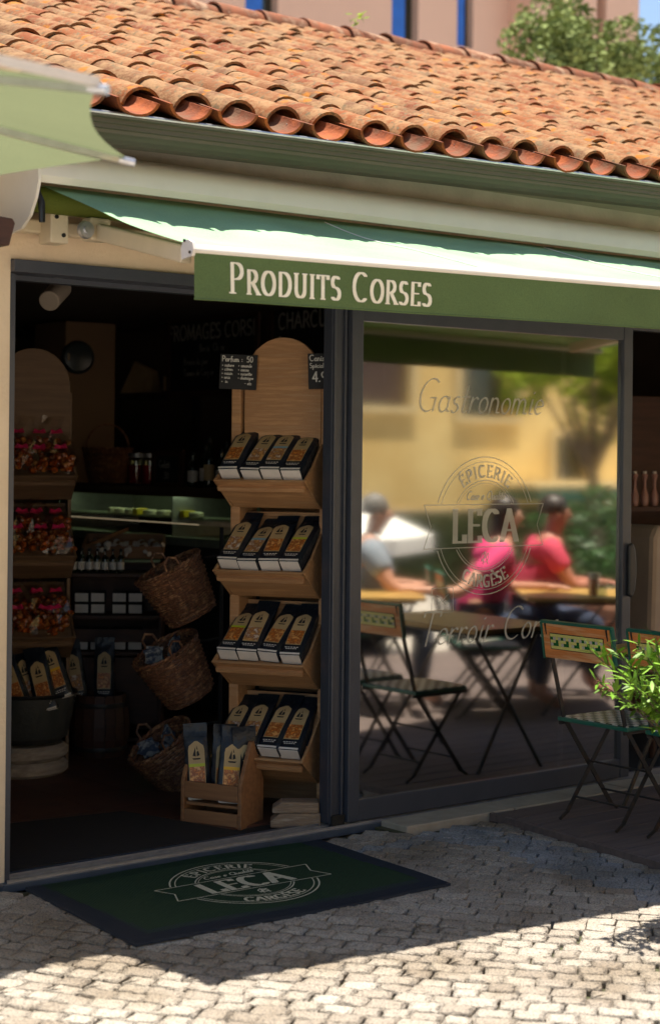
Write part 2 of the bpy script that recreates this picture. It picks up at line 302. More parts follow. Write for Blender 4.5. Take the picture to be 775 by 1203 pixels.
# ------------------------------------------------------------ mesh kit
class MB:
    def __init__(s): s.v = []; s.f = []; s.mi = []
    def add(s, vs, fs, mi=0):
        o = len(s.v); s.v += [tuple(p) for p in vs]
        for f in fs: s.f.append(tuple(o + i for i in f)); s.mi.append(mi)
    def box(s, c, sz, rot=None, taper=1.0, mi=0):
        x, y, z = sz[0] / 2, sz[1] / 2, sz[2] / 2; c = Vector(c)
        P = [Vector((a * x * (taper if k > 0 else 1), b_ * y * (taper if k > 0 else 1), k * z)) for k in (-1, 1) for b_ in (-1, 1) for a in (-1, 1)]
        if rot is not None:
            M = Euler(rot).to_matrix() if not isinstance(rot, Matrix) else rot
            P = [M @ p for p in P]
        s.add([c + p for p in P], [(0, 2, 3, 1), (4, 5, 7, 6), (0, 1, 5, 4), (2, 6, 7, 3), (0, 4, 6, 2), (1, 3, 7, 5)], mi)
    def bar(s, a, b_, w_, h, up=(0, 0, 1), mi=0):
        a, b_ = Vector(a), Vector(b_); d = (b_ - a); L = d.length; d.normalize(); u = Vector(up)
        if abs(d.dot(u)) > .98: u = Vector((1, 0, 0))
        x = d.cross(u).normalized(); z = x.cross(d)
        M = Matrix((x, d, z)).transposed(); s.box((a + b_) / 2, (w_, L, h), M, mi=mi)
    def tube(s, path, r, n_=8, caps=True, closed=False, mi=0):
        path = [Vector(p) for p in path]; N = len(path); rs = r if isinstance(r, (list, tuple)) else [r] * N
        vs = []; prev = None
        for i, p in enumerate(path):
            if closed: d = path[(i + 1) % N] - path[i - 1]
            else: d = path[min(i + 1, N - 1)] - path[max(i - 1, 0)]
            d.normalize()
            if prev is None:
                u = Vector((0, 0, 1)) if abs(d.z) < .9 else Vector((1, 0, 0))
                x = d.cross(u).normalized()
            else:
                x = prev - d * prev.dot(d); x.normalize()
            prev = x; y = d.cross(x)
            for k in range(n_):
                a = 2 * PI * k / n_; vs.append(p + (x * math.cos(a) + y * math.sin(a)) * rs[i])
        fs = []
        for i in range(N if closed else N - 1):
            j = (i + 1) % N
            for k in range(n_): k2 = (k + 1) % n_; fs.append((i * n_ + k, i * n_ + k2, j * n_ + k2, j * n_ + k))
        if caps and not closed: fs += [tuple(range(n_ - 1, -1, -1)), tuple((N - 1) * n_ + k for k in range(n_))]
        s.add(vs, fs, mi)
    def lathe(s, prof, c=(0, 0, 0), n_=16, M=None, mi=0):
        c = Vector(c); vs = []
        for r, z in prof:
            for k in range(n_):
                a = 2 * PI * k / n_; p = Vector((r * math.cos(a), r * math.sin(a), z))
                vs.append(c + (M @ p if M is not None else p))
        fs = []
        for i in range(len(prof) - 1):
            for k in range(n_): k2 = (k + 1) % n_; fs.append((i * n_ + k, i * n_ + k2, (i + 1) * n_ + k2, (i + 1) * n_ + k))
        fs += [tuple(range(n_ - 1, -1, -1)), tuple((len(prof) - 1) * n_ + k for k in range(n_))]
        s.add(vs, fs, mi)
    def prism(s, poly, fn, d0, d1, mi=0):
        """poly: 2-D outline; fn(u, v, d) -> 3-D point"""
        N = len(poly); s.add([fn(u, v, d0) for u, v in poly] + [fn(u, v, d1) for u, v in poly],
              [tuple(range(N - 1, -1, -1)), tuple(range(N, 2 * N))] + [(i, (i + 1) % N, N + (i + 1) % N, N + i) for i in range(N)], mi)
    def quad(s, a, b_, c, d, mi=0): s.add([a, b_, c, d], [(0, 1, 2, 3)], mi)
    def mesh(s, name, mats, smooth=False, fix=True):
        me = bpy.data.meshes.new(name); me.from_pydata([tuple(p) for p in s.v], [], s.f); me.update()
        for m_ in (mats if isinstance(mats, (list, tuple)) else [mats]): me.materials.append(MATS[m_])
        if any(s.mi): me.polygons.foreach_set('material_index', s.mi)
        if fix:
            bm = bmesh.new(); bm.from_mesh(me); bmesh.ops.recalc_face_normals(bm, faces=bm.faces); bm.to_mesh(me); bm.free()
        if smooth:
            me.polygons.foreach_set('use_smooth', [True] * len(me.polygons))
            try: me.set_sharp_from_angle(angle=R(32))
            except Exception: pass
        return me
    def build(s, name, mats, parent=None, smooth=False, fix=True, bevel=0):
        o = bpy.data.objects.new(name, s.mesh(name, mats, smooth, fix)); COL.objects.link(o)
        if parent is not None: o.parent = parent
        if bevel:
            md = o.modifiers.new('bevel', 'BEVEL'); md.width = bevel; md.segments = 2; md.limit_method = 'ANGLE'; md.angle_limit = R(35)
        return o
def tag(o, label=None, cat=None, group=None, kind=None):
    if label: o['label'] = label
    if cat: o['category'] = cat
    if group: o['group'] = group
    if kind: o['kind'] = kind
    return o
def thing(name, label, cat, loc=(0, 0, 0), rot=0, group=None):
    o = bpy.data.objects.new(name, None); COL.objects.link(o); o.location = loc; o.empty_display_size = .1
    o.rotation_euler = rot if isinstance(rot, (tuple, Euler)) else (0, 0, rot)
    return tag(o, label, cat, group)
def kids(o): return [c for c in COL.objects if c.parent == o]
KC = {}
def dup(root, loc, rot, label=None, group=None):
    if root.name not in KC: KC[root.name] = [(c, kids(c)) for c in kids(root)]
    r = root.copy(); COL.objects.link(r); r.location = loc
    r.rotation_euler = rot if isinstance(rot, (tuple, Euler)) else (0, 0, rot)
    if label: r['label'] = label
    if group: r['group'] = group
    for c, gs in KC[root.name]:
        c2 = c.copy(); COL.objects.link(c2); c2.parent = r
        for g in gs: g2 = g.copy(); COL.objects.link(g2); g2.parent = c2
    return r
def struct(name, mb, mats, **k):
    o = mb.build(name, mats, **k); o['kind'] = 'structure'; return o
XYZ = lambda u, v, d: Vector((u, d, v))      # outline drawn in the x-z plane, depth along y

# ------------------------------------------------------------ stroke lettering
def arc(cx, cy, rx, ry, a0, a1, n_=10):
    return [(cx + rx * math.cos(R(a0 + (a1 - a0) * i / n_)), cy + ry * math.sin(R(a0 + (a1 - a0) * i / n_))) for i in range(n_ + 1)]
G = {
 'A': (.78, [[(.04, 0), (.39, 1)], [(.39, 1), (.74, 0)], [(.17, .34), (.61, .34)]], [(.04, 0), (.74, 0)]),
 'B': (.66, [[(.12, 0), (.12, 1)], [(.12, 1)] + arc(.34, .77, .22, .23, 90, -90) + [(.12, .54)], [(.12, .54)] + arc(.36, .27, .25, .27, 90, -90) + [(.12, 0)]], []),
 'C': (.76, [arc(.42, .5, .36, .5, 52, 308, 16)], []),
 'D': (.80, [[(.14, 0), (.14, 1)], [(.14, 1), (.32, 1)] + arc(.34, .5, .39, .5, 90, -90, 14) + [(.14, 0)]], []),
 'E': (.62, [[(.13, 0), (.13, 1)], [(.13, 1), (.56, 1), (.56, .86)], [(.13, .52), (.46, .52)], [(.13, 0), (.58, 0), (.58, .15)]], []),
 'F': (.58, [[(.13, 0), (.13, 1)], [(.13, 1), (.56, 1), (.56, .86)], [(.13, .52), (.44, .52)]], [(.13, 0)]),
 'G': (.80, [arc(.42, .5, .36, .5, 52, 300, 16), [(.66, .02), (.66, .42), (.48, .42)]], []),
 'H': (.80, [[(.13, 0), (.13, 1)], [(.67, 0), (.67, 1)], [(.13, .52), (.67, .52)]], [(.13, 0), (.13, 1), (.67, 0), (.67, 1)]),
 'I': (.30, [[(.15, 0), (.15, 1)]], [(.15, 0), (.15, 1)]),
 'L': (.60, [[(.13, 0), (.13, 1)], [(.13, 0), (.57, 0), (.57, .2)]], [(.13, 1)]),
 'M': (.95, [[(.1, 0), (.14, 1)], [(.14, 1), (.47, .1)], [(.47, .1), (.8, 1)], [(.8, 1), (.85, 0)]], [(.1, 0), (.85, 0)]),
 'O': (.84, [arc(.42, .5, .36, .5, 0, 360, 20)], []),
 'P': (.64, [[(.13, 0), (.13, 1)], [(.13, 1)] + arc(.32, .73, .26, .27, 90, -90) + [(.13, .46)]], [(.13, 0)]),
 'Q': (.84, [arc(.42, .5, .36, .5, 0, 360, 20), [(.45, .1), (.75, -.15)]], []),
 'R': (.72, [[(.13, 0), (.13, 1)], [(.13, 1)] + arc(.32, .74, .25, .26, 90, -90) + [(.13, .48)], [(.34, .48), (.70, 0)]], [(.13, 0), (.70, 0)]),
 'S': (.58, [arc(.29, .75, .21, .25, 40, 235, 10) + arc(.28, .26, .24, .26, 75, -140, 12)], []),
 'T': (.70, [[(.35, 0), (.35, 1)], [(.04, .86), (.04, 1), (.66, 1), (.66, .86)]], [(.35, 0)]),
 'U': (.80, [[(.14, 1), (.14, .32)] + arc(.40, .30, .26, .30, 180, 360, 10) + [(.66, 1)]], [(.14, 1), (.66, 1)]),
 'a': (.46, [arc(.2, .24, .17, .24, 40, 320, 12), [(.37, .48), (.36, .05), (.46, .02)]], []),
 'c': (.38, [arc(.2, .24, .17, .24, 50, 320, 12)], []),
 'd': (.46, [arc(.2, .24, .17, .24, 40, 320, 12), [(.38, .95), (.36, .04), (.46, .02)]], []),
 'e': (.40, [[(.05, .24), (.34, .28)] + arc(.2, .25, .16, .23, 20, 310, 12)], []),
 'f': (.30, [arc(.28, .8, .13, .16, 60, 180, 6) + [(.12, -.1)], [(.02, .48), (.28, .48)]], []),
 'h': (.46, [[(.08, 1), (.06, 0)], [(.06, .25)] + arc(.22, .3, .14, .18, 150, 0, 6) + [(.36, 0), (.44, .03)]], []),
 'i': (.22, [[(.1, .48), (.09, .04), (.2, .02)], [(.12, .68), (.13, .71)]], []),
 'l': (.22, [[(.12, 1), (.09, .04), (.2, .02)]], []),
 'm': (.68, [[(.06, .48), (.05, 0)], [(.05, .3)] + arc(.17, .32, .11, .16, 150, 0, 6) + [(.28, 0)], [(.28, .3)] + arc(.42, .32, .12, .16, 150, 0, 6) + [(.54, .04), (.66, .03)]], []),
 'n': (.46, [[(.06, .48), (.05, 0)], [(.05, .3)] + arc(.2, .3, .14, .18, 150, 0, 6) + [(.34, .04), (.45, .03)]], []),
 'o': (.42, [arc(.2, .24, .16, .24, 0, 360, 14)], []),
 'r': (.34, [[(.07, .48), (.05, 0)], [(.05, .28), (.14, .43), (.24, .48), (.31, .42)]], []),
 's': (.36, [arc(.2, .36, .11, .12, 50, 235, 7) + arc(.17, .12, .13, .13, 70, -150, 8)], []),
 't': (.30, [[(.14, .82), (.1, .06), (.16, .0), (.28, .06)], [(.0, .48), (.28, .48)]], []),
 'u': (.46, [[(.06, .48), (.07, .12)] + arc(.2, .14, .13, .14, 190, 350, 6) + [(.36, .48)], [(.36, .48), (.36, .04), (.46, .02)]], []),
 'p': (.46, [[(.08, .48), (.06, -.4)], arc(.22, .24, .17, .24, 140, -140, 12)], []),
 'g': (.46, [arc(.2, .24, .17, .24, 40, 320, 12), [(.37, .48), (.36, -.3), (.2, -.42), (.05, -.32)]], []),
 'j': (.24, [[(.14, .48), (.13, -.3), (.0, -.4)], [(.16, .68), (.17, .71)]], []),
 '4': (.6, [[(.42, 0), (.42, 1), (.05, .3), (.55, .3)]], []), '9': (.6, [arc(.28, .7, .22, .28, 0, 360, 14), [(.5, .7), (.4, 0)]], []),
 '0': (.6, [arc(.28, .5, .22, .5, 0, 360, 14)], []), '5': (.55, [[(.45, 1), (.12, 1), (.1, .55)] + arc(.25, .3, .24, .3, 120, -140, 10)], []),
 '.': (.2, [[(.06, 0), (.10, .03)]], []), ':': (.2, [[(.1, .08), (.1, .12)], [(.1, .42), (.1, .46)]], []), '-': (.4, [[(.05, .4), (.32, .4)]], []),
 '&': (.7, [[(.65, 0), (.2, .65)] + arc(.3, .8, .13, .17, 200, -20, 8) + [(.1, .35)] + arc(.3, .22, .22, .22, 160, 350, 8) + [(.6, .45)]], []),
 "'": (.15, [[(.08, .85), (.06, 1)]], []), '>': (.3, [[(.05, .2), (.22, .32), (.05, .44)]], []),
 ' ': (.34, [], []),
}
def hull(pts):
    pts = sorted(set((round(a, 6), round(b_, 6)) for a, b_ in pts))
    if len(pts) < 3: return pts
    def cr(o, a, b_): return (a[0] - o[0]) * (b_[1] - o[1]) - (a[1] - o[1]) * (b_[0] - o[0])
    lo = []
    for p in pts:
        while len(lo) >= 2 and cr(lo[-2], lo[-1], p) <= 0: lo.pop()
        lo.append(p)
    up = []
    for p in reversed(pts):
        while len(up) >= 2 and cr(up[-2], up[-1], p) <= 0: up.pop()
        up.append(p)
    return lo[:-1] + up[:-1]
def glyphs(text, size, nib, track=.04, slant=0, serif=0, wide=1.0, small=None, ang=0, accents=None):
    """list of (centre_x, outline list) in text space; returns polygons, total width"""
    out = []; x = 0
    for ci, ch in enumerate(text):
        acc = None
        if ch in 'ÉÈé': acc = ch; ch = {'É': 'E', 'È': 'E', 'é': 'e'}[ch]
        s_ = size
        if small and ch.isupper() and not (ci == 0 or text[ci - 1] == ' '): s_ = size * small
        if ch not in G: x += .3 * s_; continue
        wd, st, sf = G[ch]; st = list(st)
        if acc: st.append([(.25, 1.15), (.42, 1.32)] if acc == 'É' else ([(.25, 1.32), (.42, 1.15)] if acc == 'È' else [(.15, .62), (.26, .78)]))
        nw, nh = nib[0], nib[1]; ca_, sa_ = math.cos(R(ang)), math.sin(R(ang))
        corners = [((a * nw / 2) * ca_ - (b_ * nh / 2) * sa_, (a * nw / 2) * sa_ + (b_ * nh / 2) * ca_) for a in (-1, 1) for b_ in (-1, 1)]
        polys = []
        for line in st:
            for (x0, y0), (x1, y1) in zip(line, line[1:]):
                pts = []
                for px, py in ((x0, y0), (x1, y1)):
                    px, py = px * s_ * wide, py * s_
                    for cx_, cy_ in corners: pts.append((x + px + cx_ + slant * py, py + cy_))
                polys.append(hull(pts))
        if serif:
            for px, py in sf:
                px, py = px * s_ * wide, py * s_; q = serif * s_
                polys.append([(x + px - q, py - nh / 2), (x + px + q, py - nh / 2), (x + px + q, py + nh / 2), (x + px - q, py + nh / 2)])
        out.append((x + wd * s_ * wide / 2, polys))
        x += (wd * wide + track) * s_
    return out, x - track * size
def put_text(mb, text, size, nib, fn, align='c', ox=0, oy=0, **k):
    """fn(u, v, lift) -> point"""
    gl, W = glyphs(text, size, nib, **k); s0 = ox - (W / 2 if align == 'c' else 0); i = 0
    for _, polys in gl:
        for p in polys:
            if len(p) < 3: continue
            i += 1; lift = (i % 23) * .00003
            mb.add([fn(u + s0, v + oy, lift) for u, v in p], [tuple(range(len(p)))])
def put_arc(mb, text, size, nib, fn, rad, mid, sgn=1, spread=1.0, **k):
    gl, W = glyphs(text, size, nib, **k); i = 0
    for cxg, polys in gl:
        a = mid - sgn * (cxg - W / 2) * spread / rad
        for p in polys:
            if len(p) < 3: continue
            i += 1; q = []
            for u, v in p:
                du = u - cxg
                if sgn > 0: rr = rad + v; q.append((rr * math.cos(a) + du * math.sin(a), rr * math.sin(a) - du * math.cos(a)))
                else: rr = rad - v; q.append((rr * math.cos(a) - du * math.sin(a), rr * math.sin(a) + du * math.cos(a)))
            mb.add([fn(u, v, (i % 23) * .00003) for u, v in q], [tuple(range(len(q)))])
def ring(mb, fn, r, wd, a0=0, a1=360, skip=None, n_=72, lift=0):
    pts = [(R(a0 + (a1 - a0) * i / n_)) for i in range(n_ + 1)]
    for a, c in zip(pts, pts[1:]):
        if skip and skip(r * math.cos((a + c) / 2), r * math.sin((a + c) / 2)): continue
        mb.add([fn((r - wd / 2) * math.cos(a), (r - wd / 2) * math.sin(a), lift), fn((r + wd / 2) * math.cos(a), (r + wd / 2) * math.sin(a), lift),
                fn((r + wd / 2) * math.cos(c), (r + wd / 2) * math.sin(c), lift), fn((r - wd / 2) * math.cos(c), (r - wd / 2) * math.sin(c), lift)], [(0, 1, 2, 3)])
def line2(mb, fn, a, b_, wd, lift=0):
    a, b_ = Vector(a), Vector(b_); d = (b_ - a).normalized(); nrm = Vector((-d.y, d.x)) * wd / 2
    mb.add([fn(*(a - nrm), lift), fn(*(b_ - nrm), lift), fn(*(b_ + nrm), lift), fn(*(a + nrm), lift)], [(0, 1, 2, 3)])
def emblem(mb, fn, S, lw):
    """round grocer's seal with a ribbon across, S = outer radius"""
    bh = .31 * S; bw = 1.20 * S
    sk = lambda u, v: abs(v) < bh
    ring(mb, fn, S, lw * 1.2, skip=sk); ring(mb, fn, S * .93, lw * .8, skip=sk)
    ring(mb, fn, S * .66, lw, skip=sk); ring(mb, fn, S * .62, lw * .6, skip=sk, lift=.0002)
    for sg in (-1, 1):
        line2(mb, fn, (-bw, sg * bh), (bw, sg * bh), lw, .0003)
        line2(mb, fn, (-bw, sg * bh), (-bw + .13 * S, 0), lw, .0005); line2(mb, fn, (bw, sg * bh), (bw - .13 * S, 0), lw, .0005)
    put_text(mb, 'LECA', S * .46, (S * .10, S * .035), fn, oy=-S * .23, serif=.10, track=.10, wide=.92)
    put_arc(mb, 'ÉPICERIE', S * .17, (S * .038, S * .018), fn, S * .71, PI / 2, serif=.10, track=.16)
    put_arc(mb, 'CARGÈSE', S * .17, (S * .038, S * .018), fn, S * .89, -PI / 2, sgn=-1, serif=.10, track=.16)
    put_text(mb, 'Case e Qualité', S * .12, (S * .02, S * .01), fn, oy=S * .38, slant=.3, ang=30)
    # little figurehead under the ribbon
    ring(mb, lambda u, v, l: fn(u, v - .46 * S, l), S * .07, lw, n_=16, lift=.0004)
    line2(mb, fn, (-.08 * S, -.52 * S), (.08 * S, -.40 * S), lw * 1.4, .0006); line2(mb, fn, (-.04 * S, -.56 * S), (0, -.37 * S), lw * 1.4, .0007)
    line2(mb, fn, (.06 * S, -.56 * S), (0, -.40 * S), lw * 1.4, .0008)

# ============================================================ SETTING
# ground sheet and street
g = MB(); g.quad((-120, -120, -.035), (160, -120, -.035), (160, 160, -.035), (-120, 160, -.035))
struct('ground', g, 'asphalt')
g = MB()
NX, NY = 60, 46
for i in range(NX):
    for j in range(NY):
        x0, x1 = -2.6 + 5.4 * i / NX, -2.6 + 5.4 * (i + 1) / NX; y0, y1 = -4.2 + 4.14 * j / NY, -4.2 + 4.14 * (j + 1) / NY
        h = lambda x, y: -.016 + .004 * math.sin(7 * x + 3 * y) + .003 * math.sin(13 * y - 5 * x)
        g.add([(x0, y0, h(x0, y0)), (x1, y0, h(x1, y0)), (x1, y1, h(x1, y1)), (x0, y1, h(x0, y1))], [(0, 1, 2, 3)])
pavement = struct('cobbled_pavement', g, 'joint_soil', smooth=True)

# setts: slightly fanned rows
def sett_mesh(seed):
    rr = random.Random(seed); cs = [(x + rr.uniform(-.075, .075), y + rr.uniform(-.07, .07)) for x, y in ((-.48, -.48), (.48, -.48), (.48, .48), (-.48, .48))]; q = []
    for k in range(4):
        (x0, y0), (x1, y1) = cs[k], cs[(k + 1) % 4]
        for t_ in (0.06, .35, .65, .94): q.append((x0 + (x1 - x0) * t_ + rr.uniform(-.022, .022), y0 + (y1 - y0) * t_ + rr.uniform(-.022, .022)))
    n_ = len(q); mb = MB(); tx, ty = rr.uniform(-.004, .004), rr.uniform(-.004, .004)
    vs = [(x, y, -.035) for x, y in q] + [(x, y, -.0035 + rr.uniform(-.0015, .001)) for x, y in q] + \
        [(x * .965, y * .965, .0008 + rr.uniform(-.001, .001) + tx * x + ty * y) for x, y in q] + [(x * .6 + rr.uniform(-.03, .03), y * .6 + rr.uniform(-.03, .03), .002 + rr.uniform(-.0022, .0022) + tx * x + ty * y) for x, y in q] + [(0, 0, rr.uniform(0, .0035))]
    fs = []
    for l in range(3):
        for k in range(n_): k2 = (k + 1) % n_; fs.append((l * n_ + k, l * n_ + k2, (l + 1) * n_ + k2, (l + 1) * n_ + k))
    for k in range(n_): fs.append((3 * n_ + k, 3 * n_ + (k + 1) % n_, 4 * n_))
    mb.add(vs, fs); return mb
SV = [sett_mesh(k) for k in range(16)]
SM = [v.mesh('sett', 'granite', smooth=True) for v in SV]; SMB = [v.mesh('sett', 'granite_blue', smooth=True) for v in SV]
setts = []
CF = Vector((9.0, 4.5))       # the rows are arcs about this far point
rad0 = 5.2
row = 0; r = rad0
while r < 16.5:
    depth = .083 + .005 * math.sin(row * 1.7); a = PI * 1.0 + (row % 2) * .5 * .112 / r
    a += random.random() * .004
    while a < PI * 1.75:
        L_ = random.uniform(.080, .122); am = a + L_ / 2 / r
        rj = r + .018 * math.sin(am * 23 + row * .35)
        p = CF + Vector((math.cos(am), math.sin(am))) * rj
        if -2.5 < p.x < 2.75 and -4.0 < p.y < -.115 and not (p.x > 2.29 - .112 * (-p.y - .2) and p.y > -3.9 and p.x > 2.12) and not (p.x > 1.75 and p.y > -.23):
            setts.append((p.x, p.y, am + PI / 2, L_ + .001, depth + .001, r))
        a += L_ / r
    r += depth; row += 1
vis = []
for sx, sy, sa_, sl_, sdp, sr in setts:
    px, py, Z = proj((sx, sy, 0)); vis.append((not (-25 < px < 800 and py < 1225), Z))
order = sorted(range(len(setts)), key=lambda k: vis[k])
rest = {'granite': MB(), 'granite_blue': MB()}
for rank, k in enumerate(order):
    sx, sy, sa_, sl_, sdp, sr = setts[k]
    dk = abs((sx - 2.02) + .112 * (-sy - .2)) if sy < -.5 else abs(sy + .5) + abs(max(0, 1.0 - sx))
    blue = (1.92 < sx + .10 * (-sy) < 2.10 + .1 and sy < -.2) or (-.42 < sy < -.28 and .9 < sx < 2.1)
    rz = sa_ + random.uniform(-.05, .05); hz = random.uniform(-.002, .003)
    if rank < 300:
        o = bpy.data.objects.new('sett', (SMB if blue else SM)[k % 16]); COL.objects.link(o); o.parent = pavement
        o.location = (sx, sy, hz); o.rotation_euler = (random.uniform(-.025, .025), random.uniform(-.025, .025), rz); o.scale = (sl_, sdp, 1)
    else:
        src = SV[k % 16]; M = Matrix.Rotation(rz, 3, 'Z')
        rest['granite_blue' if blue else 'granite'].add([Vector((sx, sy, hz)) + M @ Vector((x * sl_, y * sdp, z)) for x, y, z in src.v], src.f)
for mname, mb in rest.items():
    if mb.v: tag(mb.build('setts', mname, pavement, smooth=True, fix=False), kind='stuff')

# stone strip along the glass and the timber deck
ss = MB(); strip = struct('stone_threshold', (lambda q: (q.box((5.2, -.13, -.02), (6.9, .16, .04)), q)[1])(ss), 'joint_soil')
x = 1.78
while x < 8.4:
    L_ = random.uniform(.5, .8); q = MB(); q.box((x + L_ / 2, -.132, .002), (L_ - .012, .172, .05)); q.build('slab', 'stone_slab', strip, bevel=.006); x += L_
dk = MB(); dk.box((5.3, -2.4, -.02), (6.2, 4.3, .03)); deck = struct('timber_deck', dk, 'dark_hole')
y = -.235
while y > -4.5:
    x0 = 2.295 - .112 * (-y - .2); q = MB(); q.box(((x0 + 8.4) / 2, y - .066, .012), (8.4 - x0, .128, .026)); q.build('plank', 'deck_wood', deck, bevel=.003); y -= .135
q = MB(); q.bar((2.272, -.23, .004), (1.80, -4.5, .004), .022, .05); q.build('edge_board', 'deck_wood', deck)

# ------------------------------------------------------------ shop building
shop = thing('shop_building', 'low cream plastered shop with tiled roof, wide sliding glass front and dark interior', 'shop', (0, 0, 0))
q = MB(); q.box((-3.0, .125, 1.45), (6.0, .25, 2.9)); q.build('wall', 'plaster', shop)                     # left of the door
q = MB(); q.box((4.6, .125, 2.607), (9.2, .25, .586)); q.build('wall', 'plaster', shop)
q = MB(); q.box((7.6, .125, 1.157), (3.2, .25, 2.314)); q.build('wall', 'plaster', shop)
q = MB(); q.box((2.4, -.03, 2.745), (16, .055, .15)); q.build('fascia', 'fascia', shop)
q = MB(); q.box((2.4, -.20, 2.828), (16, .36, .02)) if False else q.box((2.4, -.17, 2.815), (16, .30, .02)); q.build('soffit', 'fascia', shop)
# room
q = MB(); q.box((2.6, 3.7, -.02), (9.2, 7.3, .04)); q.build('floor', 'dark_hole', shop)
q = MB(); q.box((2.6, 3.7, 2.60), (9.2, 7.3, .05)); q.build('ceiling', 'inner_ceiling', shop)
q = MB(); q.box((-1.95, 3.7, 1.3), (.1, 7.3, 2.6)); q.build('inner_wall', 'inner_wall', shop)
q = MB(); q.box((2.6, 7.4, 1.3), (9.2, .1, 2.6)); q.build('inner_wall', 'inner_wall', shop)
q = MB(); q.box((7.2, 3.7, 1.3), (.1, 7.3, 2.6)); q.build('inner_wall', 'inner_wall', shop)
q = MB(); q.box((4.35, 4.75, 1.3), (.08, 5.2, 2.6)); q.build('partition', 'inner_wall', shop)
q = MB(); q.box((4.99, .215, 1.2), (2.95, .02, 1.8)) if False else None
# terracotta floor tiles
fl = [o for o in kids(shop) if o.name.startswith('floor')][0]
tm = MB(); tm.box((0, 0, 0), (.325, .325, .012)); tme = tm.mesh('floor_tile', 'terracotta_floor')
for i in range(14):
    for j in range(13):
        x, y = -.2 + i * .33, .42 + j * .33
        px, py, Z = proj((x, y, 0))
        if -40 < px < 430:
            o = bpy.data.objects.new('floor_tile', tme); COL.objects.link(o); o.parent = fl; o.location = (x, y, .004 + random.uniform(0, .0012))

# pillar
q = MB(); q.box((3.42, 5.35, 1.28), (.42, .46, 2.55)); q.build('pillar', 'pillar_paint', shop, bevel=.01)

# ------------------------------------------------------------ roof
roof = thing('tiled_roof', 'long roof of weathered orange half-round clay tiles above the gutter', 'roof', (0, 0, 2.790), (0, -.0235, 0))
PITCH = R(20.6); cp, sp = math.cos(PITCH), math.sin(PITCH)
EY = -.40
SU = Vector((0, cp, sp)); SNn = Vector((0, -sp, cp))
def rp(x, u, n_): return Vector((x, EY, 0)) + SU * u + SNn * n_
q = MB()
a, b_, c, d = rp(-3, .12, -.035), rp(13, .12, -.035), rp(13, 6.0, -.035), rp(-3, 6.0, -.035)
q.add([a, b_, c, d] + [p - Vector((0, 0, .08)) for p in (a, b_, c, d)], [(0, 1, 2, 3), (7, 6, 5, 4), (0, 4, 5, 1), (3, 2, 6, 7)]); q.build('roof_deck', 'tile_under', roof)
def tile_mb(r0, r1, L, th=.013, up=True, seg=10, span=168):
    mb = MB(); vs = []; n_ = seg + 1
    for (rr, uu) in ((r0, 0), (r0 - th, 0), (r1, L), (r1 - th, L)):
        for k in range(n_):
            a = R(90 - span / 2 + span * k / seg); x = -rr * math.cos(a); z = rr * math.sin(a) * (.92)
            if not up: z = -z * .75
            vs.append((x, uu, z))
    fs = []
    for k in range(seg):
        fs += [(k, k + 1, 2 * n_ + k + 1, 2 * n_ + k), (n_ + k + 1, n_ + k, 3 * n_ + k, 3 * n_ + k + 1), (k + 1, k, n_ + k, n_ + k + 1), (2 * n_ + k, 2 * n_ + k + 1, 3 * n_ + k + 1, 3 * n_ + k)]
    for e in (0, seg): fs.append((e, n_ + e, 3 * n_ + e, 2 * n_ + e))
    mb.add(vs, fs); return mb
COV = [tile_mb(.087 + .002 * k, .078 + .002 * k, .46) for k in range(3)]; PAN = tile_mb(.094, .084, .44, up=False)
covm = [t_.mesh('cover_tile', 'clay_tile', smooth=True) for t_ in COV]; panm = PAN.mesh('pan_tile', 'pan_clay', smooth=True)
PX = .222; EXPO = .345; NC = 14
cover, pan = [], []
STG = [random.uniform(-.09, .09) for _ in range(80)]
def roof_world(p): return Vector((p.x * math.cos(.0235) , p.y, 2.790 + p.z + p.x * .0235))
for i in range(-8, 62):
    for j in range(NC):
        x = i * PX + random.uniform(-.008, .008); u = j * EXPO + (random.uniform(-.025, .025) + STG[i + 10] if j else random.uniform(-.015, .01))
        up_ = u - (.075 if j == 0 else 0)
        p = rp(x, u, 0); px, py, Z = proj(roof_world(p))
        if px < -160 or px > 960 or py < -140: continue
        seen = 0 if (-20 < px < 790 and -20 < py) else 1
        cover.append((seen, Z, x + PX / 2, u + .075, i, j)); pan.append((seen + (0 if j == 0 else 2), Z, x, up_, i, j))
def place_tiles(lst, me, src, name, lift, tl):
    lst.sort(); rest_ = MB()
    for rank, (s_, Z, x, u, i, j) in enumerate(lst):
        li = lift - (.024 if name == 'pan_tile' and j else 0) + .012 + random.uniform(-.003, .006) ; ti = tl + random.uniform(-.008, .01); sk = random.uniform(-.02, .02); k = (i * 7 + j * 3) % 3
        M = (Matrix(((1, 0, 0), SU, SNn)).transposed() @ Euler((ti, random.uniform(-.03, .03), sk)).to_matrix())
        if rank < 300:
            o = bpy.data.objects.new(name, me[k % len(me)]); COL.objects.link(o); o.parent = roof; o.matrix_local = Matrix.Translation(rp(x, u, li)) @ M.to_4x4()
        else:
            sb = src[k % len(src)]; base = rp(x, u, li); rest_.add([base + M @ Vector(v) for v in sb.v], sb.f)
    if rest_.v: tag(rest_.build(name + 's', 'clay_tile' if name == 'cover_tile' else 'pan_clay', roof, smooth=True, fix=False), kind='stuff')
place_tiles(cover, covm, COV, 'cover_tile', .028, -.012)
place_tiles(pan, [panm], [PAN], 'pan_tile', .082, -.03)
rm = tile_mb(.152, .112, .47).mesh('ridge_tile', 'ridge_clay', smooth=True)
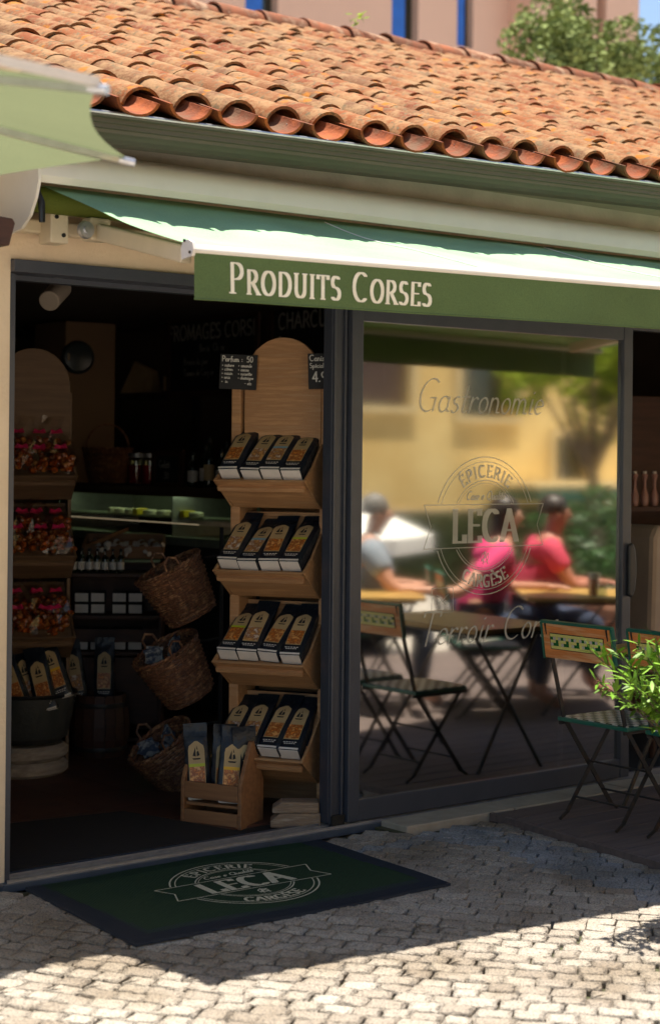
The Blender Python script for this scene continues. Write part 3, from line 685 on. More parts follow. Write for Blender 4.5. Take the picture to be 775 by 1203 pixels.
for k in range(34):
    x = 3.0 + k * .39; o = bpy.data.objects.new('ridge_tile', rm); COL.objects.link(o); o.parent = roof
    o.matrix_local = Matrix.Translation(rp(x, NC * EXPO - .02, .03)) @ Euler((0, 0, 0)).to_matrix().to_4x4() @ Matrix.Rotation(-PI / 2, 4, 'Z') @ Matrix.Rotation(random.uniform(-.01, .05), 4, 'X')
# mortar crumbs / twigs caught in the eave tiles
q = MB()
for k in range(9):
    x = k * PX * 2 + .1 + random.uniform(-.03, .03); p = rp(x, .03, .05)
    for s_ in range(7): e = p + Vector((random.uniform(-.03, .03), random.uniform(-.04, .0), random.uniform(-.04, .03))); q.tube([p, (p + e) / 2 + Vector((0, 0, .01)), e], .0022, 4)
q.build('dry_twigs', 'weathered_wood', roof)
# tufts on the ridge
q = MB(); lf = MB()
for (fx, fz) in ((5.05, .12),):
    p = rp(fx, NC * EXPO - .03, .13)
    for s_ in range(14):
        e = p + Vector((random.uniform(-.07, .07), random.uniform(-.05, .05), random.uniform(.02, .16)))
        d_ = Vector((random.uniform(-1, 1), random.uniform(-1, 1), random.uniform(-.3, 1))).normalized() * .035; sd_ = d_.orthogonal().normalized() * .012
        lf.add([e - d_, e + sd_, e + d_, e - sd_], [(0, 1, 2, 3)])
tag(lf.build('ridge_moss', 'leaf_lime', roof, fix=False), kind='stuff')

# gutter
gut = thing('roof_gutter', 'grooved dark grey metal gutter running under the roof tiles', 'gutter', (0, 0, 0), (0, -.0235, 0))
prof = [(a_, 2.700 + (b__ - 2.700) * .74) for a_, b__ in [(-.475, 2.822), (-.482, 2.815), (-.480, 2.806), (-.468, 2.800), (-.468, 2.782), (-.461, 2.777), (-.461, 2.758), (-.452, 2.753), (-.450, 2.738), (-.440, 2.728), (-.430, 2.715), (-.405, 2.700), (-.33, 2.700), (-.33, 2.822), (-.345, 2.822), (-.345, 2.715), (-.40, 2.715), (-.425, 2.73), (-.445, 2.77), (-.462, 2.815)]]
q = MB(); q.prism(prof, lambda u, v, d: Vector((d, u, v)), -2.2, 9.5); q.build('channel', 'gutter_metal', gut)
q = MB(); q.tube([(-2.2, -.474, 2.792), (9.5, -.474, 2.792)], .0075, 8); q.build('bead', 'steel', gut)
for k in range(9):
    q = MB(); q.box((-.6 + k * 1.1, -.404, 2.796), (.03, .14, .004)); q.build('bracket', 'steel', gut)

# ------------------------------------------------------------ sliding shop front
fr = thing('shop_front_frame', 'anthracite metal frame of the wide sliding door opening', 'door frame', (0, 0, 0))
q = MB(); q.box((2.8, .02, 2.288), (5.6, .10, .046)); q.build('head_rail', 'anthracite', fr, bevel=.002)
q = MB(); q.box((2.8, .11, 2.256), (5.6, .05, .02)); q.build('guide_rail', 'anthracite', fr)
q = MB(); q.box((.010, .06, 1.13), (.022, .12, 2.26)); q.build('jamb', 'anthracite', fr)
q = MB(); q.box((2.8, .045, -.001), (5.65, .17, .030)); q.build('sill', 'sill_metal', fr, bevel=.002)
for yy in (-.020, .020, .062):
    q = MB(); q.box((2.8, yy, .019), (5.6, .0045, .012)); q.build('track', 'steel', fr)
# sliding leaf with the big pane
lf_ = thing('sliding_glass_door', 'wide sliding glass door with the white grocer seal and dark frame', 'glass door', (0, 0, 0))
def member(name, c, s_, par=lf_): 
    q_ = MB(); q_.box(c, s_); return q_.build(name, 'anthracite', par, bevel=.003)
member('stile', (1.650, .0, 1.14), (.062, .05, 2.22)); member('stile', (3.385, .0, 1.14), (.062, .05, 2.22))
member('bottom_rail', (2.518, .0, .075), (1.67, .044, .09)); member('top_rail', (2.518, .0, 2.215), (1.67, .044, .07))
q = MB(); q.box((2.518, 0.0, 1.15), (1.668, .006, 2.06)); q.build('pane', 'shop_glass', lf_)
hb = MB(); pts = [(0, 0)] ; hb.prism([(-.020, .125), (.004, .135), (.022, .10), (.032, .03), (.032, -.03), (.022, -.10), (.004, -.135), (-.020, -.125)], lambda u, v, d: Vector((3.40 + u, d, 1.05 + v)), -.052, -.028)
hb.build('handle', 'black_metal', lf_, bevel=.008)
# fixed post beside it
ps = thing('fixed_door_post', 'ribbed dark post and edge of a parked glass leaf between doorway and glass', 'door post', (0, 0, 0))
member('post', (1.578, .045, 1.14), (.075, .06, 2.22), ps); member('rib', (1.548, .008, 1.14), (.012, .018, 2.22), ps); member('rib', (1.606, .008, 1.14), (.012, .018, 2.22), ps)
q = MB(); q.box((1.578, .0, .04), (.07, .02, .05)); q.build('foot_block', 'black_metal', ps)
# parked second leaf behind the first
l2 = thing('parked_glass_leaf', 'second glass leaf parked behind the sealed door, showing thin vertical edges', 'glass door', (0, 0, 0))
for xx in (3.03, 3.34):
    q = MB(); q.box((xx, .075, 1.15), (.008 if xx < 3.2 else .05, .03, 2.14)); q.build('stile', 'steel' if xx < 3.2 else 'anthracite', l2)
q = MB(); q.box((3.19, .075, 1.15), (.27, .006, 2.1)); q.build('pane', 'clear_glass', l2)

# lettering etched on the pane
gf = lambda u, v, l: Vector((2.437 + u, -.0040 - l, 1.285 + v))
q = MB(); emblem(q, gf, .315, .0042); q.build('seal', 'frosted', lf_, fix=False)
q = MB(); put_text(q, 'Gastronomie', .148, (.011, .0035), lambda u, v, l: Vector((2.40 + u, -.0040 - l, 1.80 + v)), slant=.32, ang=25, track=.03, wide=1.05); q.build('lettering', 'frosted', lf_, fix=False)
q = MB(); put_text(q, 'Terroir Corse', .15, (.011, .0035), lambda u, v, l: Vector((2.47 + u, -.0040 - l, .755 + v)), slant=.32, ang=25, track=.03, wide=1.05); q.build('lettering', 'frosted', lf_, fix=False)
q = MB(); bx0, by0 = 2.11, .90
for a, c in (((0, 0), (.13, 0)), ((.13, 0), (.13, .11)), ((.13, .11), (0, .11)), ((0, .11), (0, 0)), ((.03, .03), (.10, .08)), ((.03, .08), (.10, .03))): line2(q, lambda u, v, l: Vector((bx0 + u, -.0040 - l, by0 + v)), a, c, .003)
q.build('small_sticker', 'frosted', lf_, fix=False)

# ------------------------------------------------------------ the Produits Corses awning
aw = thing('awning', 'green awning with white upper lip, lettered valance reading PRODUITS CORSES', 'awning', (0, 0, 0))
q = MB(); hp = [(-.02, 2.70), (-.10, 2.712), (-.20, 2.700), (-.27, 2.665), (-.305, 2.622), (-.312, 2.580), (-.300, 2.556), (-.290, 2.556), (-.292, 2.60), (-.26, 2.645), (-.20, 2.68), (-.02, 2.685)]
q.prism(hp, lambda u, v, d: Vector((d, u, v)), -.055, 6.2); q.build('cassette_hood', 'cassette', aw, smooth=True)
q = MB(); ep = [(0, 2.70), (-.10, 2.718), (-.21, 2.706), (-.28, 2.67), (-.318, 2.62), (-.322, 2.56), (-.30, 2.50), (-.26, 2.44), (-.20, 2.40), (-.10, 2.385), (0, 2.385)]
q.prism(ep, lambda u, v, d: Vector((d, u, v)), -.068, -.056); q.build('end_plate', 'cassette', aw, smooth=False)
q = MB(); q.tube([(-.05, -.17, 2.515), (6.1, -.17, 2.515)], .048, 16); q.build('roller', 'roll_green', aw, smooth=True)
q = MB(); q.box((3.0, -.06, 2.43), (6.1, .06, .05)); q.build('torsion_bar', 'arm_metal', aw, bevel=.008)
q = MB(); q.tube([(-.03, -.24, 2.535), (-.02, -.26, 2.49), (-.018, -.262, 2.42)], [.012, .013, .011], 8); q.build('crank_eye', 'black_metal', aw, smooth=True)
BL = Vector((.118, -1.0, 2.27)); BD = Vector((.992, -.126, 0)).normalized(); BLEN = 4.9; BN = Vector((BD.y, -BD.x, 0))
def bar_p(s_, n_, z): return BL + BD * s_ + BN * n_ + Vector((0, 0, z))
# fabric
NU, NV = 70, 18; q = MB(); vs = []
for i in range(NU + 1):
    s_ = i / NU
    for j in range(NV + 1):
        t_ = j / NV; a = Vector((.012 + 5.2 * s_, -.20, 2.562)); b_ = bar_p(BLEN * s_, 0, .016)
        p = a.lerp(b_, t_); sag = -.022 * math.sin(PI * t_) * (1 + .5 * math.sin(s_ * 21)) + .010 * math.sin(s_ * 17 + 1) * math.sin(PI * min(1, t_ * 1.7)) + .006 * math.sin(s_ * 46 + t_ * 3) * math.sin(PI * t_)
        vs.append(p + Vector((0, 0, sag)))
fs = [(i * (NV + 1) + j, (i + 1) * (NV + 1) + j, (i + 1) * (NV + 1) + j + 1, i * (NV + 1) + j + 1) for i in range(NU) for j in range(NV)]
q.add(vs, fs); fab = q.build('fabric', 'awning_top', aw, smooth=True, fix=False)
# seams and stitches on the fabric
for s_ in (.245, .49, .735):
    q = MB(); ii = int(s_ * NU)
    q.tube([Vector(vs[ii * (NV + 1) + j]) + Vector((0, 0, .002)) for j in range(1, NV + 1)], .0022, 4); q.build('seam', 'white_canvas', fab)
q = MB(); q.prism([(-.028, -.016), (.022, -.016), (.029, -.004), (.022, .010), (0, .017), (-.024, .013), (-.030, .0)], lambda u, v, d: bar_p(d, u, v), 0, BLEN); q.build('front_bar', 'cassette', aw, bevel=.004)
q = MB(); q.prism([(-.045, -.03), (.03, -.024), (.042, -.004), (.032, .020), (0, .032), (-.035, .028), (-.05, .005)], lambda u, v, d: bar_p(d, u, v), -.012, -.001); ec = q.build('end_cap', 'white_card', aw)
q = MB()
for u_, v_ in ((-.02, .03), (.02, -.012)): q.lathe([(.005, -.003), (.005, .003)], bar_p(-.014, u_, v_), 8, Matrix.Rotation(PI / 2, 3, 'Y'))
q.build('screw', 'black_metal', ec)
# valance with a slight wave
NU2 = 120; q = MB(); vh = .150
def val_p(s_, h_, lift=0):
    wv = .006 * math.sin(s_ * 5.1 + .6) * h_ / vh + .003 * math.sin(s_ * 13) * h_ / vh
    return bar_p(s_, .024 + wv + lift, -.014 - h_)
vs2 = [val_p(BLEN * i / NU2, vh * j / 5) for i in range(NU2 + 1) for j in range(6)]
q.add(vs2, [(i * 6 + j, (i + 1) * 6 + j, (i + 1) * 6 + j + 1, i * 6 + j + 1) for i in range(NU2) for j in range(5)])
val = q.build('valance', 'valance_green', aw, smooth=True, fix=False)
q = MB(); q.tube([val_p(BLEN * i / NU2, vh) for i in range(NU2 + 1)], .0035, 5); q.build('hem', 'valance_green', val)
q = MB(); put_text(q, 'PRODUITS CORSES', .100, (.0138, .0048), lambda u, v, l: val_p(u, .123 - v, .0022 + l), align='l', ox=.128, serif=.13, track=.135, small=.80, wide=.80)
q.build('lettering', 'cream_print', val, fix=False)
# folding arm and bracket (left one in view, right one beyond)
for ox in (0, 4.25):
    q = MB(); A = Vector((.26 + ox, -.20, 2.415)); B = Vector((.15 + ox, -.93, 2.262)) if ox == 0 else Vector((.30 + ox, -1.45, 2.262))
    am = q.bar(A, B, .042, .062) ; o = q.build('arm', 'arm_metal', aw, bevel=.008)
    q = MB(); q.box(A + Vector((0, .03, .01)), (.09, .07, .085)); q.build('elbow', 'arm_metal', aw, bevel=.01)
    q = MB(); q.lathe([(.030, -.012), (.034, 0), (.030, .012)], A + Vector((-.075, -.02, .0)), 16, Matrix.Rotation(PI / 2, 3, 'X')); q.lathe([(.014, -.02), (.014, .02)], A + Vector((-.075, -.02, .0)), 10, Matrix.Rotation(PI / 2, 3, 'X')); q.build('hinge', 'steel', aw, smooth=True)
    q = MB(); q.box(A + Vector((-.15, .08, .01)), (.075, .09, .12)); q.build('wall_bracket', 'arm_metal', aw, bevel=.006)
    q = MB(); 
    for (dx, dz) in ((-.165, .045), (-.135, -.02)): q.lathe([(.008, -.004), (.008, .004)], A + Vector((dx, .034, dz)), 8, Matrix.Rotation(PI / 2, 3, 'X'))
    q.build('bolt', 'black_metal', aw)

bx_ = hit(6, 272, 'y', -.34)
q = MB(); q.prism([(-.10, -.05), (.018, -.05), (.040, .03), (.030, .045), (-.10, .055)], lambda u, v, d: Vector((bx_.x + u - .01, d, bx_.z + v)), -.36, -.02)
tag(q.build('wooden_beam_end', 'dark_wood', bevel=.004), 'dark brown beam end under the awning end plate at the left edge', 'beam')
# ------------------------------------------------------------ green parasol poking in at the top left
PZ = 2.35; A_ = Vector((-1.224, -2.63, PZ)); B_ = Vector((-.724, -1.94, PZ))
mid = (A_ + B_) / 2; e_ = (B_ - A_); nrm = Vector((-e_.y, e_.x, 0)).normalized(); RC = e_.length / 2 / math.tan(PI / 8); CN = mid + nrm * RC; CN.z = 2.53
par = thing('green_parasol', 'pale green parasol whose corner juts in above the left of the awning', 'parasol', (CN.x, CN.y, 0))
tips = []; r_ = (A_ - Vector((CN.x, CN.y, PZ))).length; a0 = math.atan2(A_.y - CN.y, A_.x - CN.x)
for k in range(8): a = a0 + k * PI / 4; tips.append(Vector((r_ * math.cos(a), r_ * math.sin(a), PZ)))
apex = Vector((0, 0, CN.z)); q = MB()
for k in range(8):
    a, b_ = tips[k], tips[(k + 1) % 8]; N1 = 8; N2 = 8; vs = []
    for i in range(N1 + 1):
        for j in range(N2 + 1):
            t_ = i / N1; s_ = j / N2; base = a.lerp(b_, s_); pull = 1 - .045 * 4 * s_ * (1 - s_) * t_
            p = apex.lerp(base, t_ * pull); p.z -= .012 * math.sin(PI * s_) * t_; vs.append(p)
    q.add(vs, [(i * (N2 + 1) + j, (i + 1) * (N2 + 1) + j, (i + 1) * (N2 + 1) + j + 1, i * (N2 + 1) + j + 1) for i in range(N1) for j in range(N2)])
q.build('canopy', 'parasol_green', par, smooth=True, fix=False)
for k in range(8):
    q = MB(); q.bar(apex - Vector((0, 0, .02)), tips[k] - Vector((0, 0, .012)), .012, .016); rb = q.build('rib', 'steel', par)
    q = MB(); dd = (tips[k] - apex).normalized(); q.tube([tips[k] - dd * .02 - Vector((0, 0, .01)), tips[k] + dd * .022 - Vector((0, 0, .01))], .011, 8); q.build('rib_tip', 'steel', rb)
q = MB(); q.bar(tips[0] + Vector((0, 0, .004)), tips[7] + Vector((0, 0, .004)), .014, .020); q.build('edge_rail', 'white_card', par)
q = MB(); q.tube([(0, 0, 0), (0, 0, CN.z + .05)], .02, 12); q.build('pole', 'steel', par)
q = MB(); q.lathe([(.24, 0), (.24, .05), (.05, .07), (.03, .25)], (0, 0, 0), 20); q.build('base', 'dark_tub', par)

# ------------------------------------------------------------ outdoor mat
mc = Vector((.672, -.545, 0)); mw, mdp = 1.36, .87
dm = thing('outdoor_mat', 'green rubber-backed mat with navy border and round LECA seal on the cobbles', 'doormat', (mc.x, mc.y, .006), R(-1.2))
NXm, NYm = 40, 26; q = MB(); q2 = MB()
def mat_z(x, y): 
    e = max(abs(x) / (mw / 2), abs(y) / (mdp / 2)); return .004 * math.sin(x * 5 + 1) * math.sin(y * 4) + .004 * max(0, e - .8) * math.sin(x * 17 + y * 13) + .006
vs = []
for i in range(NXm + 1):
    for j in range(NYm + 1):
        x, y = -mw / 2 + mw * i / NXm, -mdp / 2 + mdp * j / NYm; x += .06 * (y / mdp); vs.append((x, y, mat_z(x, y)))
n_ = len(vs); vs += [(x, y, z - .009) for x, y, z in vs]; id_ = lambda i, j: i * (NYm + 1) + j
fs = [(id_(i, j), id_(i + 1, j), id_(i + 1, j + 1), id_(i, j + 1)) for i in range(NXm) for j in range(NYm)]
for i in range(NXm): fs += [(id_(i, 0), n_ + id_(i, 0), n_ + id_(i + 1, 0), id_(i + 1, 0)), (id_(i + 1, NYm), n_ + id_(i + 1, NYm), n_ + id_(i, NYm), id_(i, NYm))]
for j in range(NYm): fs += [(id_(0, j + 1), n_ + id_(0, j + 1), n_ + id_(0, j), id_(0, j)), (id_(NXm, j), n_ + id_(NXm, j), n_ + id_(NXm, j + 1), id_(NXm, j + 1))]
q.add(vs, fs); q.build('border', 'mat_border', dm, smooth=True)
bx, by = .085, .075; vs = []
for i in range(NXm + 1):
    for j in range(NYm + 1):
        x, y = -(mw / 2 - bx) + (mw - 2 * bx) * i / NXm, -(mdp / 2 - by) + (mdp - 2 * by) * j / NYm; x += .06 * (y / mdp); vs.append((x, y, mat_z(x, y) + .002))
q2.add(vs, [(id_(i, j), id_(i + 1, j), id_(i + 1, j + 1), id_(i, j + 1)) for i in range(NXm) for j in range(NYm)]); q2.build('field', 'mat_green', dm, smooth=True)
q = MB()
k = 0; x = -mw / 2 + .006
while x < mw / 2 - .006:          # moulded ribs across the mat
    for ya, yb in ((-mdp / 2 + .004, mdp / 2 - .004),):
        P_ = [(x + .06 * (yy / mdp), yy) for yy in [ya + (yb - ya) * t_ / 8 for t_ in range(9)]]
        for (xa, y_a), (xb, y_b) in zip(P_, P_[1:]):
            za, zb = mat_z(xa, y_a) + .0012, mat_z(xb, y_b) + .0012
            q.add([(xa - .0022, y_a, za), (xa, y_a, za + .0032), (xa + .0022, y_a, za), (xb - .0022, y_b, zb), (xb, y_b, zb + .0032), (xb + .0022, y_b, zb)], [(0, 1, 4, 3), (1, 2, 5, 4)], 0 if abs(y_a) > mdp / 2 - by - .02 or abs(xa) > mw / 2 - bx else 1)
    x += .0105
tag(q.build('rib', ['mat_border', 'mat_green'], dm, fix=False), kind='stuff')
q = MB(); mf = lambda u, v, l: Vector((u + .03 + .06 * (v / mdp), v + .01, mat_z(u, v) + .0058 + l)); emblem(q, mf, .285, .0055); q.build('seal', 'mat_print', dm, fix=False)
# mat just inside the door
im = MB(); im.add([(-.35, .13, .012), (1.20, .13, .012), (1.02, .80, .012), (-.35, .98, .012)] + [(-.35, .13, .02), (1.19, .14, .02), (1.01, .79, .02), (-.35, .97, .02)], [(0, 3, 2, 1), (4, 5, 6, 7), (0, 1, 5, 4), (1, 2, 6, 5), (2, 3, 7, 6), (3, 0, 4, 7)])
tag(im.build('indoor_mat', 'door_mat'), 'dark brown ribbed entrance mat on the tiles just inside the doorway', 'doormat')

# ------------------------------------------------------------ biscuit bags
def bag_sec(h):
    pts = [(0, .096, .060), (.01, .100, .064), (.10, .102, .060), (.19, .100, .046), (.245, .098, .020), (.262, .100, .006), (.30, .100, .004)]
    for (h0, w0, d0), (h1, w1, d1) in zip(pts, pts[1:]):
        if h <= h1: t_ = (h - h0) / (h1 - h0); return w0 + (w1 - w0) * t_, d0 + (d1 - d0) * t_
    return pts[-1][1:]
def make_bag(label, seed, band, cook, loc=(0, 0, 0), rot=0, group=None, emb=True):
    rr = random.Random(seed); t_ = thing('biscuit_bag', label, 'biscuit bag', loc, rot, group); t_.scale = (1.04, 1.1, 1.08)
    H = [0, .01, .05, .10, .15, .19, .22, .245, .262, .285, .30]; q = MB(); vs = []; n_ = 16
    for h in H:
        w_, d_ = bag_sec(h); lean = .012 * max(0, h - .2) * rr.uniform(-1, 1)
        for k in range(n_):
            a = 2 * PI * (k + .5) / n_; c_, s_ = math.cos(a), math.sin(a); e = 1 / (abs(c_) ** 6 + abs(s_) ** 6) ** (1 / 6)
            jit = 1 + (rr.uniform(-.03, .02) if .02 < h < .25 else 0)
            vs.append((c_ * e * w_ / 2 * jit + lean, s_ * e * d_ / 2 * jit, h))
    fs = [(i * n_ + k, i * n_ + (k + 1) % n_, (i + 1) * n_ + (k + 1) % n_, (i + 1) * n_ + k) for i in range(len(H) - 1) for k in range(n_)]
    fs += [tuple(range(n_ - 1, -1, -1)), tuple((len(H) - 1) * n_ + k for k in range(n_))]
    q.add(vs, fs); q.build('foil', 'navy_foil', t_, smooth=True)
    def fy(h, l): return -bag_sec(h)[1] / 2 - .0022 - l
    def arch(h): 
        return .034 if h < .195 else .034 * math.sqrt(max(0.0, 1 - ((h - .195) / .034) ** 2))
    def strip(h0, h1, wfn, name, mt_, lift, par=t_, nn=10):
        q_ = MB(); vs = []
        for i in range(nn + 1):
            h = h0 + (h1 - h0) * i / nn; w_ = wfn(h); vs += [(-w_, fy(h, lift), h), (w_, fy(h, lift), h)]
        q_.add(vs, [(2 * i, 2 * i + 1, 2 * i + 3, 2 * i + 2) for i in range(nn)]); return q_.build(name, mt_, par, fix=False)
    lb = strip(.050, .2285, arch, 'label', 'kraft', 0)
    strip(.054, .128, lambda h: .0315, 'window', cook, .0006, lb)
    if band: strip(.128, .140, lambda h: .0335, 'band', band, .0007, lb)
    if emb:
        q = MB(); L_ = .0012
        for poly in ([(-.002, .168), (-.016, .172), (-.004, .205)], [(.001, .168), (.014, .173), (.002, .212)], [(-.018, .162), (.018, .162), (.013, .156), (-.013, .156)]):
            q.add([(u, fy(v, L_), v) for u, v in poly], [tuple(range(len(poly)))])
        q.build('emblem', 'ink', lb, fix=False)
        q = MB()
        for zz, ww in ((.034, .030), (.026, .024)): 
            for k in range(5): u = -ww + k * ww * .42; q.add([(u, fy(zz, .0004), zz), (u + ww * .30, fy(zz, .0004), zz), (u + ww * .30, fy(zz, .0004), zz + .0035), (u, fy(zz, .0004), zz + .0035)], [(0, 1, 2, 3)])
        q.build('small_print', 'white_card', t_, fix=False)
    q = MB(); q.box((0, -.002, -.0015), (.084, .050, .003)); q.box((0, -.0322, .005), (.088, .0015, .008)); q.build('base_label', 'white_card', t_)
    return t_
protos = {}
def bag(label, kind, loc, rot, group):
    """kind: 0 plain cookies, 1 pale, 2 lime band, 3 yellow band, 4 blue band"""
    if kind not in protos:
        protos[kind] = make_bag(label, kind, (None, None, 'lime', 'yellow', 'sky_blue')[kind], ('cookies', 'cookies_pale', 'cookies', 'cookies', 'cookies_pale')[kind], loc, rot, group); return protos[kind]
    return dup(protos[kind], loc, rot, label, group)

# ------------------------------------------------------------ arch-topped display stands
def make_stand(label, loc, rz, lips, wood='light_wood'):
    t_ = thing('display_stand', label, 'display stand', loc, rz); W = .43
    q = MB(); poly = [(-.16, 1.60), (.205, 1.60), (.205, 1.93)] + [(.0225 + .1825 * math.cos(a), 1.93 + .19 * math.sin(a)) for a in [PI * k / 16 for k in range(1, 16)]] + [(-.16, 1.93)]
    q.prism(poly, XYZ, .012, .034); q.build('arched_board', wood, t_, bevel=.003)
    for i in range(3):
        z0, z1 = ((.02, .55), (.555, 1.10), (1.105, 1.60))[i]; q = MB(); q.box((0, .30, (z0 + z1) / 2), (W - .04, .014, z1 - z0)); q.build('back_board', wood, t_)
    q = MB(); q.box((-.195, .10, .95), (.045, .20, 1.9)); q.build('side_post', wood, t_, bevel=.004)
    q = MB(); q.box((.207, .16, .95), (.018, .28, 1.9)); q.build('side_panel', wood, t_, bevel=.003)
    q = MB(); q.box((0, .32, 1.0), (.36, .02, 1.7)); q.build('rear_panel', 'dark_wood', t_)
    for lz in lips:
        fy_, fz = -.20, lz; by_, bz = .0, lz - .12; ty, tz = .115, lz + .245
        q = MB(); q.add([(-W / 2, fy_, fz), (W / 2, fy_, fz), (W / 2 - .012, by_, bz), (-W / 2 + .02, by_, bz)] + [(-W / 2, fy_ + .012, fz + .008), (W / 2, fy_ + .012, fz + .008), (W / 2 - .012, by_ + .01, bz + .012), (-W / 2 + .02, by_ + .01, bz + .012)],
              [(0, 1, 2, 3), (7, 6, 5, 4), (0, 4, 5, 1), (1, 5, 6, 2), (2, 6, 7, 3), (3, 7, 4, 0)]); tr = q.build('tray_front', wood, t_, bevel=.002)
        for sx in (-1, 1):
            x0 = sx * (W / 2 - .001); x1 = sx * (W / 2 - .013)
            q = MB(); q.prism([(fy_, fz), (by_, bz), (ty, bz + .02), (ty, tz), (fy_ + .1, fz + .06)], lambda u, v, d: Vector((d, u, v)), x0, x1); q.build('tray_side', wood, t_, bevel=.002)
        q = MB(); q.add([(-W / 2 + .013, fy_ + .02, fz - .03), (W / 2 - .013, fy_ + .02, fz - .03), (W / 2 - .013, ty, tz), (-W / 2 + .013, ty, tz)] + [(-W / 2 + .013, fy_ + .03, fz - .045), (W / 2 - .013, fy_ + .03, fz - .045), (W / 2 - .013, ty + .012, tz - .012), (-W / 2 + .013, ty + .012, tz - .012)],
              [(0, 1, 2, 3), (7, 6, 5, 4), (0, 4, 5, 1), (1, 5, 6, 2), (2, 6, 7, 3), (3, 7, 4, 0)]); q.build('tray_slope', wood, t_)
        q = MB(); q.box((0, ty - .003, tz - .01), (W - .03, .014, .035)); q.build('tray_back_rail', wood, t_)
    return t_
Wd = Vector((.507, -.861, 0)); Nd = Vector((-.861, -.507, 0)); RZ1 = R(-59.5)
nf = Vector((1.629, .191, 0)); S1 = nf - Wd * .215
LIPS = (1.485, 1.092, .695, .285)
st1 = make_stand('tall pale wood display stand with arched top and four tilted trays by the door post', S1, RZ1, LIPS)
def loc1(x, y, z): return S1 + Wd * x - Nd * y + Vector((0, 0, z))
names = ('leftmost', 'second from left', 'third from left', 'rightmost'); rows = ('top', 'second', 'third', 'lowest')
kinds = ((0, 1, 4, 0), (1, 4, 0, 2), (2, 1, 0, 0), (1, 1, 0, 0))
for r_i, lz in enumerate(LIPS):
    for c_i in range(4):
        x = -.150 + c_i * .098 + random.uniform(-.006, .006); tilt = R(-50 + random.uniform(-3, 3)); yaw = random.uniform(-.13, .03)
        rot = (Euler((0, 0, RZ1 + yaw)).to_matrix() @ Euler((tilt, random.uniform(-.03, .03), 0)).to_matrix() @ Euler((0, random.uniform(-.02, .02), 0)).to_matrix()).to_euler()
        bag('navy biscuit bag %s in the %s tray of the tall wooden stand' % (names[c_i], rows[r_i]), kinds[r_i][c_i], loc1(x, -.168 + random.uniform(-.006, .006), lz + .024 + random.uniform(0, .008)), rot, 'biscuit bags on the wooden stand')
# second layer hinted behind: bags lying at the back of each tray
for r_i, lz in enumerate(LIPS):
    for c_i in range(4):
        x = -.145 + c_i * .097; rot = (Euler((0, 0, RZ1 + random.uniform(-.06, .06))).to_matrix() @ Euler((R(-50), 0, 0)).to_matrix()).to_euler()
        bag('navy biscuit bag %s in the back row of the %s tray, mostly hidden' % (names[c_i], rows[r_i]), 0, loc1(x, -.075, lz + .04), rot, 'biscuit bags on the wooden stand')
# price slates clipped to the stand
def slate(label, c, w_, h_, rz, lines, tilt=0, cat='price sign', name='price_slate', chalk='chalk', frame=None):
    t_ = thing(name, label, cat, c, (0, tilt, rz))
    q = MB(); q.box((0, 0, 0), (w_, .006, h_)); q.build('board', 'slate', t_, bevel=.001)
    q = MB()
    for txt, sz, ox, oy, al in lines: put_text(q, txt, sz, (sz * .13, sz * .10), lambda u, v, l: Vector((u, -.0042 - l, v)), align=al, ox=ox, oy=oy, ang=20, track=.06)
    q.build('lettering', chalk, t_, fix=False)
    if frame:
        for (cx_, cz_, sx_, sz_) in ((0, h_ / 2 + .02, w_ + .08, .04), (0, -h_ / 2 - .02, w_ + .08, .04), (-w_ / 2 - .02, 0, .04, h_), (w_ / 2 + .02, 0, .04, h_)):
            q = MB(); q.box((cx_, -.004, cz_), (sx_, .02, sz_)); q.build('frame', frame, t_)
    return t_
c_ = at(280, 437, 7.55)
slate('small black slate listing biscuit flavours in white chalk, left of the arched board', c_, .165, .155, R(-39), [('Parfum : 150', .024, -.075, .045, 'l'), ('> nature', .015, -.072, .022, 'l'), ('> citron', .015, -.072, .004, 'l'), ('> raisin', .015, -.072, -.014, 'l'), ('> anis', .015, -.072, -.032, 'l'), ('> vin', .015, -.072, -.050, 'l'), ('> amande', .015, .0, .022, 'l'), ('> cacao', .015, .0, .004, 'l'), ('> noisette', .015, .0, -.014, 'l'), ('> chataigne', .014, .0, -.032, 'l'), ('- etc', .015, .03, -.056, 'l')], tilt=R(2))
c_ = at(376, 436, 7.42)
slate('small black slate with chalked price 4.9 at the right of the arched board', c_, .105, .155, R(-39), [('Canistrelli', .026, -.045, .045, 'l'), ('Spécialité', .020, -.045, .015, 'l'), ('4.90', .042, -.035, -.045, 'l')], tilt=R(-2))

# ------------------------------------------------------------ gable-ended crate of bags on the floor
cf = Vector((1.245, .235, 0)); ld = Vector((-.42, .907, 0)); sdv = Vector((.907, .42, 0)); RZC = math.atan2(-.907, .42)
LEN, DEP = .30, .20
ccx = cf + ld * (LEN / 2) + sdv * (DEP / 2)
cr = thing('wooden_caddy', 'low wooden crate with pointed gable ends holding biscuit bags on the floor', 'crate', ccx, RZC)
for sx in (-1, 1):
    q = MB(); q.prism([(-DEP / 2, 0), (DEP / 2, 0), (DEP / 2, .19), (.012, .365), (-.012, .365), (-DEP / 2, .19)], lambda u, v, d: Vector((d, u, v)), sx * LEN / 2, sx * (LEN / 2 - .018)); e_ = q.build('gable_end', 'brown_wood', cr, bevel=.003)
for sy in (-1, 1):
    q = MB(); q.box((0, sy * (DEP / 2 - .007), .15), (LEN - .038, .013, .07)); q.build('side_board', 'brown_wood', cr, bevel=.002)
    q = MB(); q.box((0, sy * (DEP / 2 - .007), .035), (LEN - .038, .013, .06)); q.build('side_board', 'brown_wood', cr, bevel=.002)
q = MB(); q.box((0, 0, .09), (LEN - .04, DEP - .03, .012)); q.build('bottom', 'brown_wood', cr)
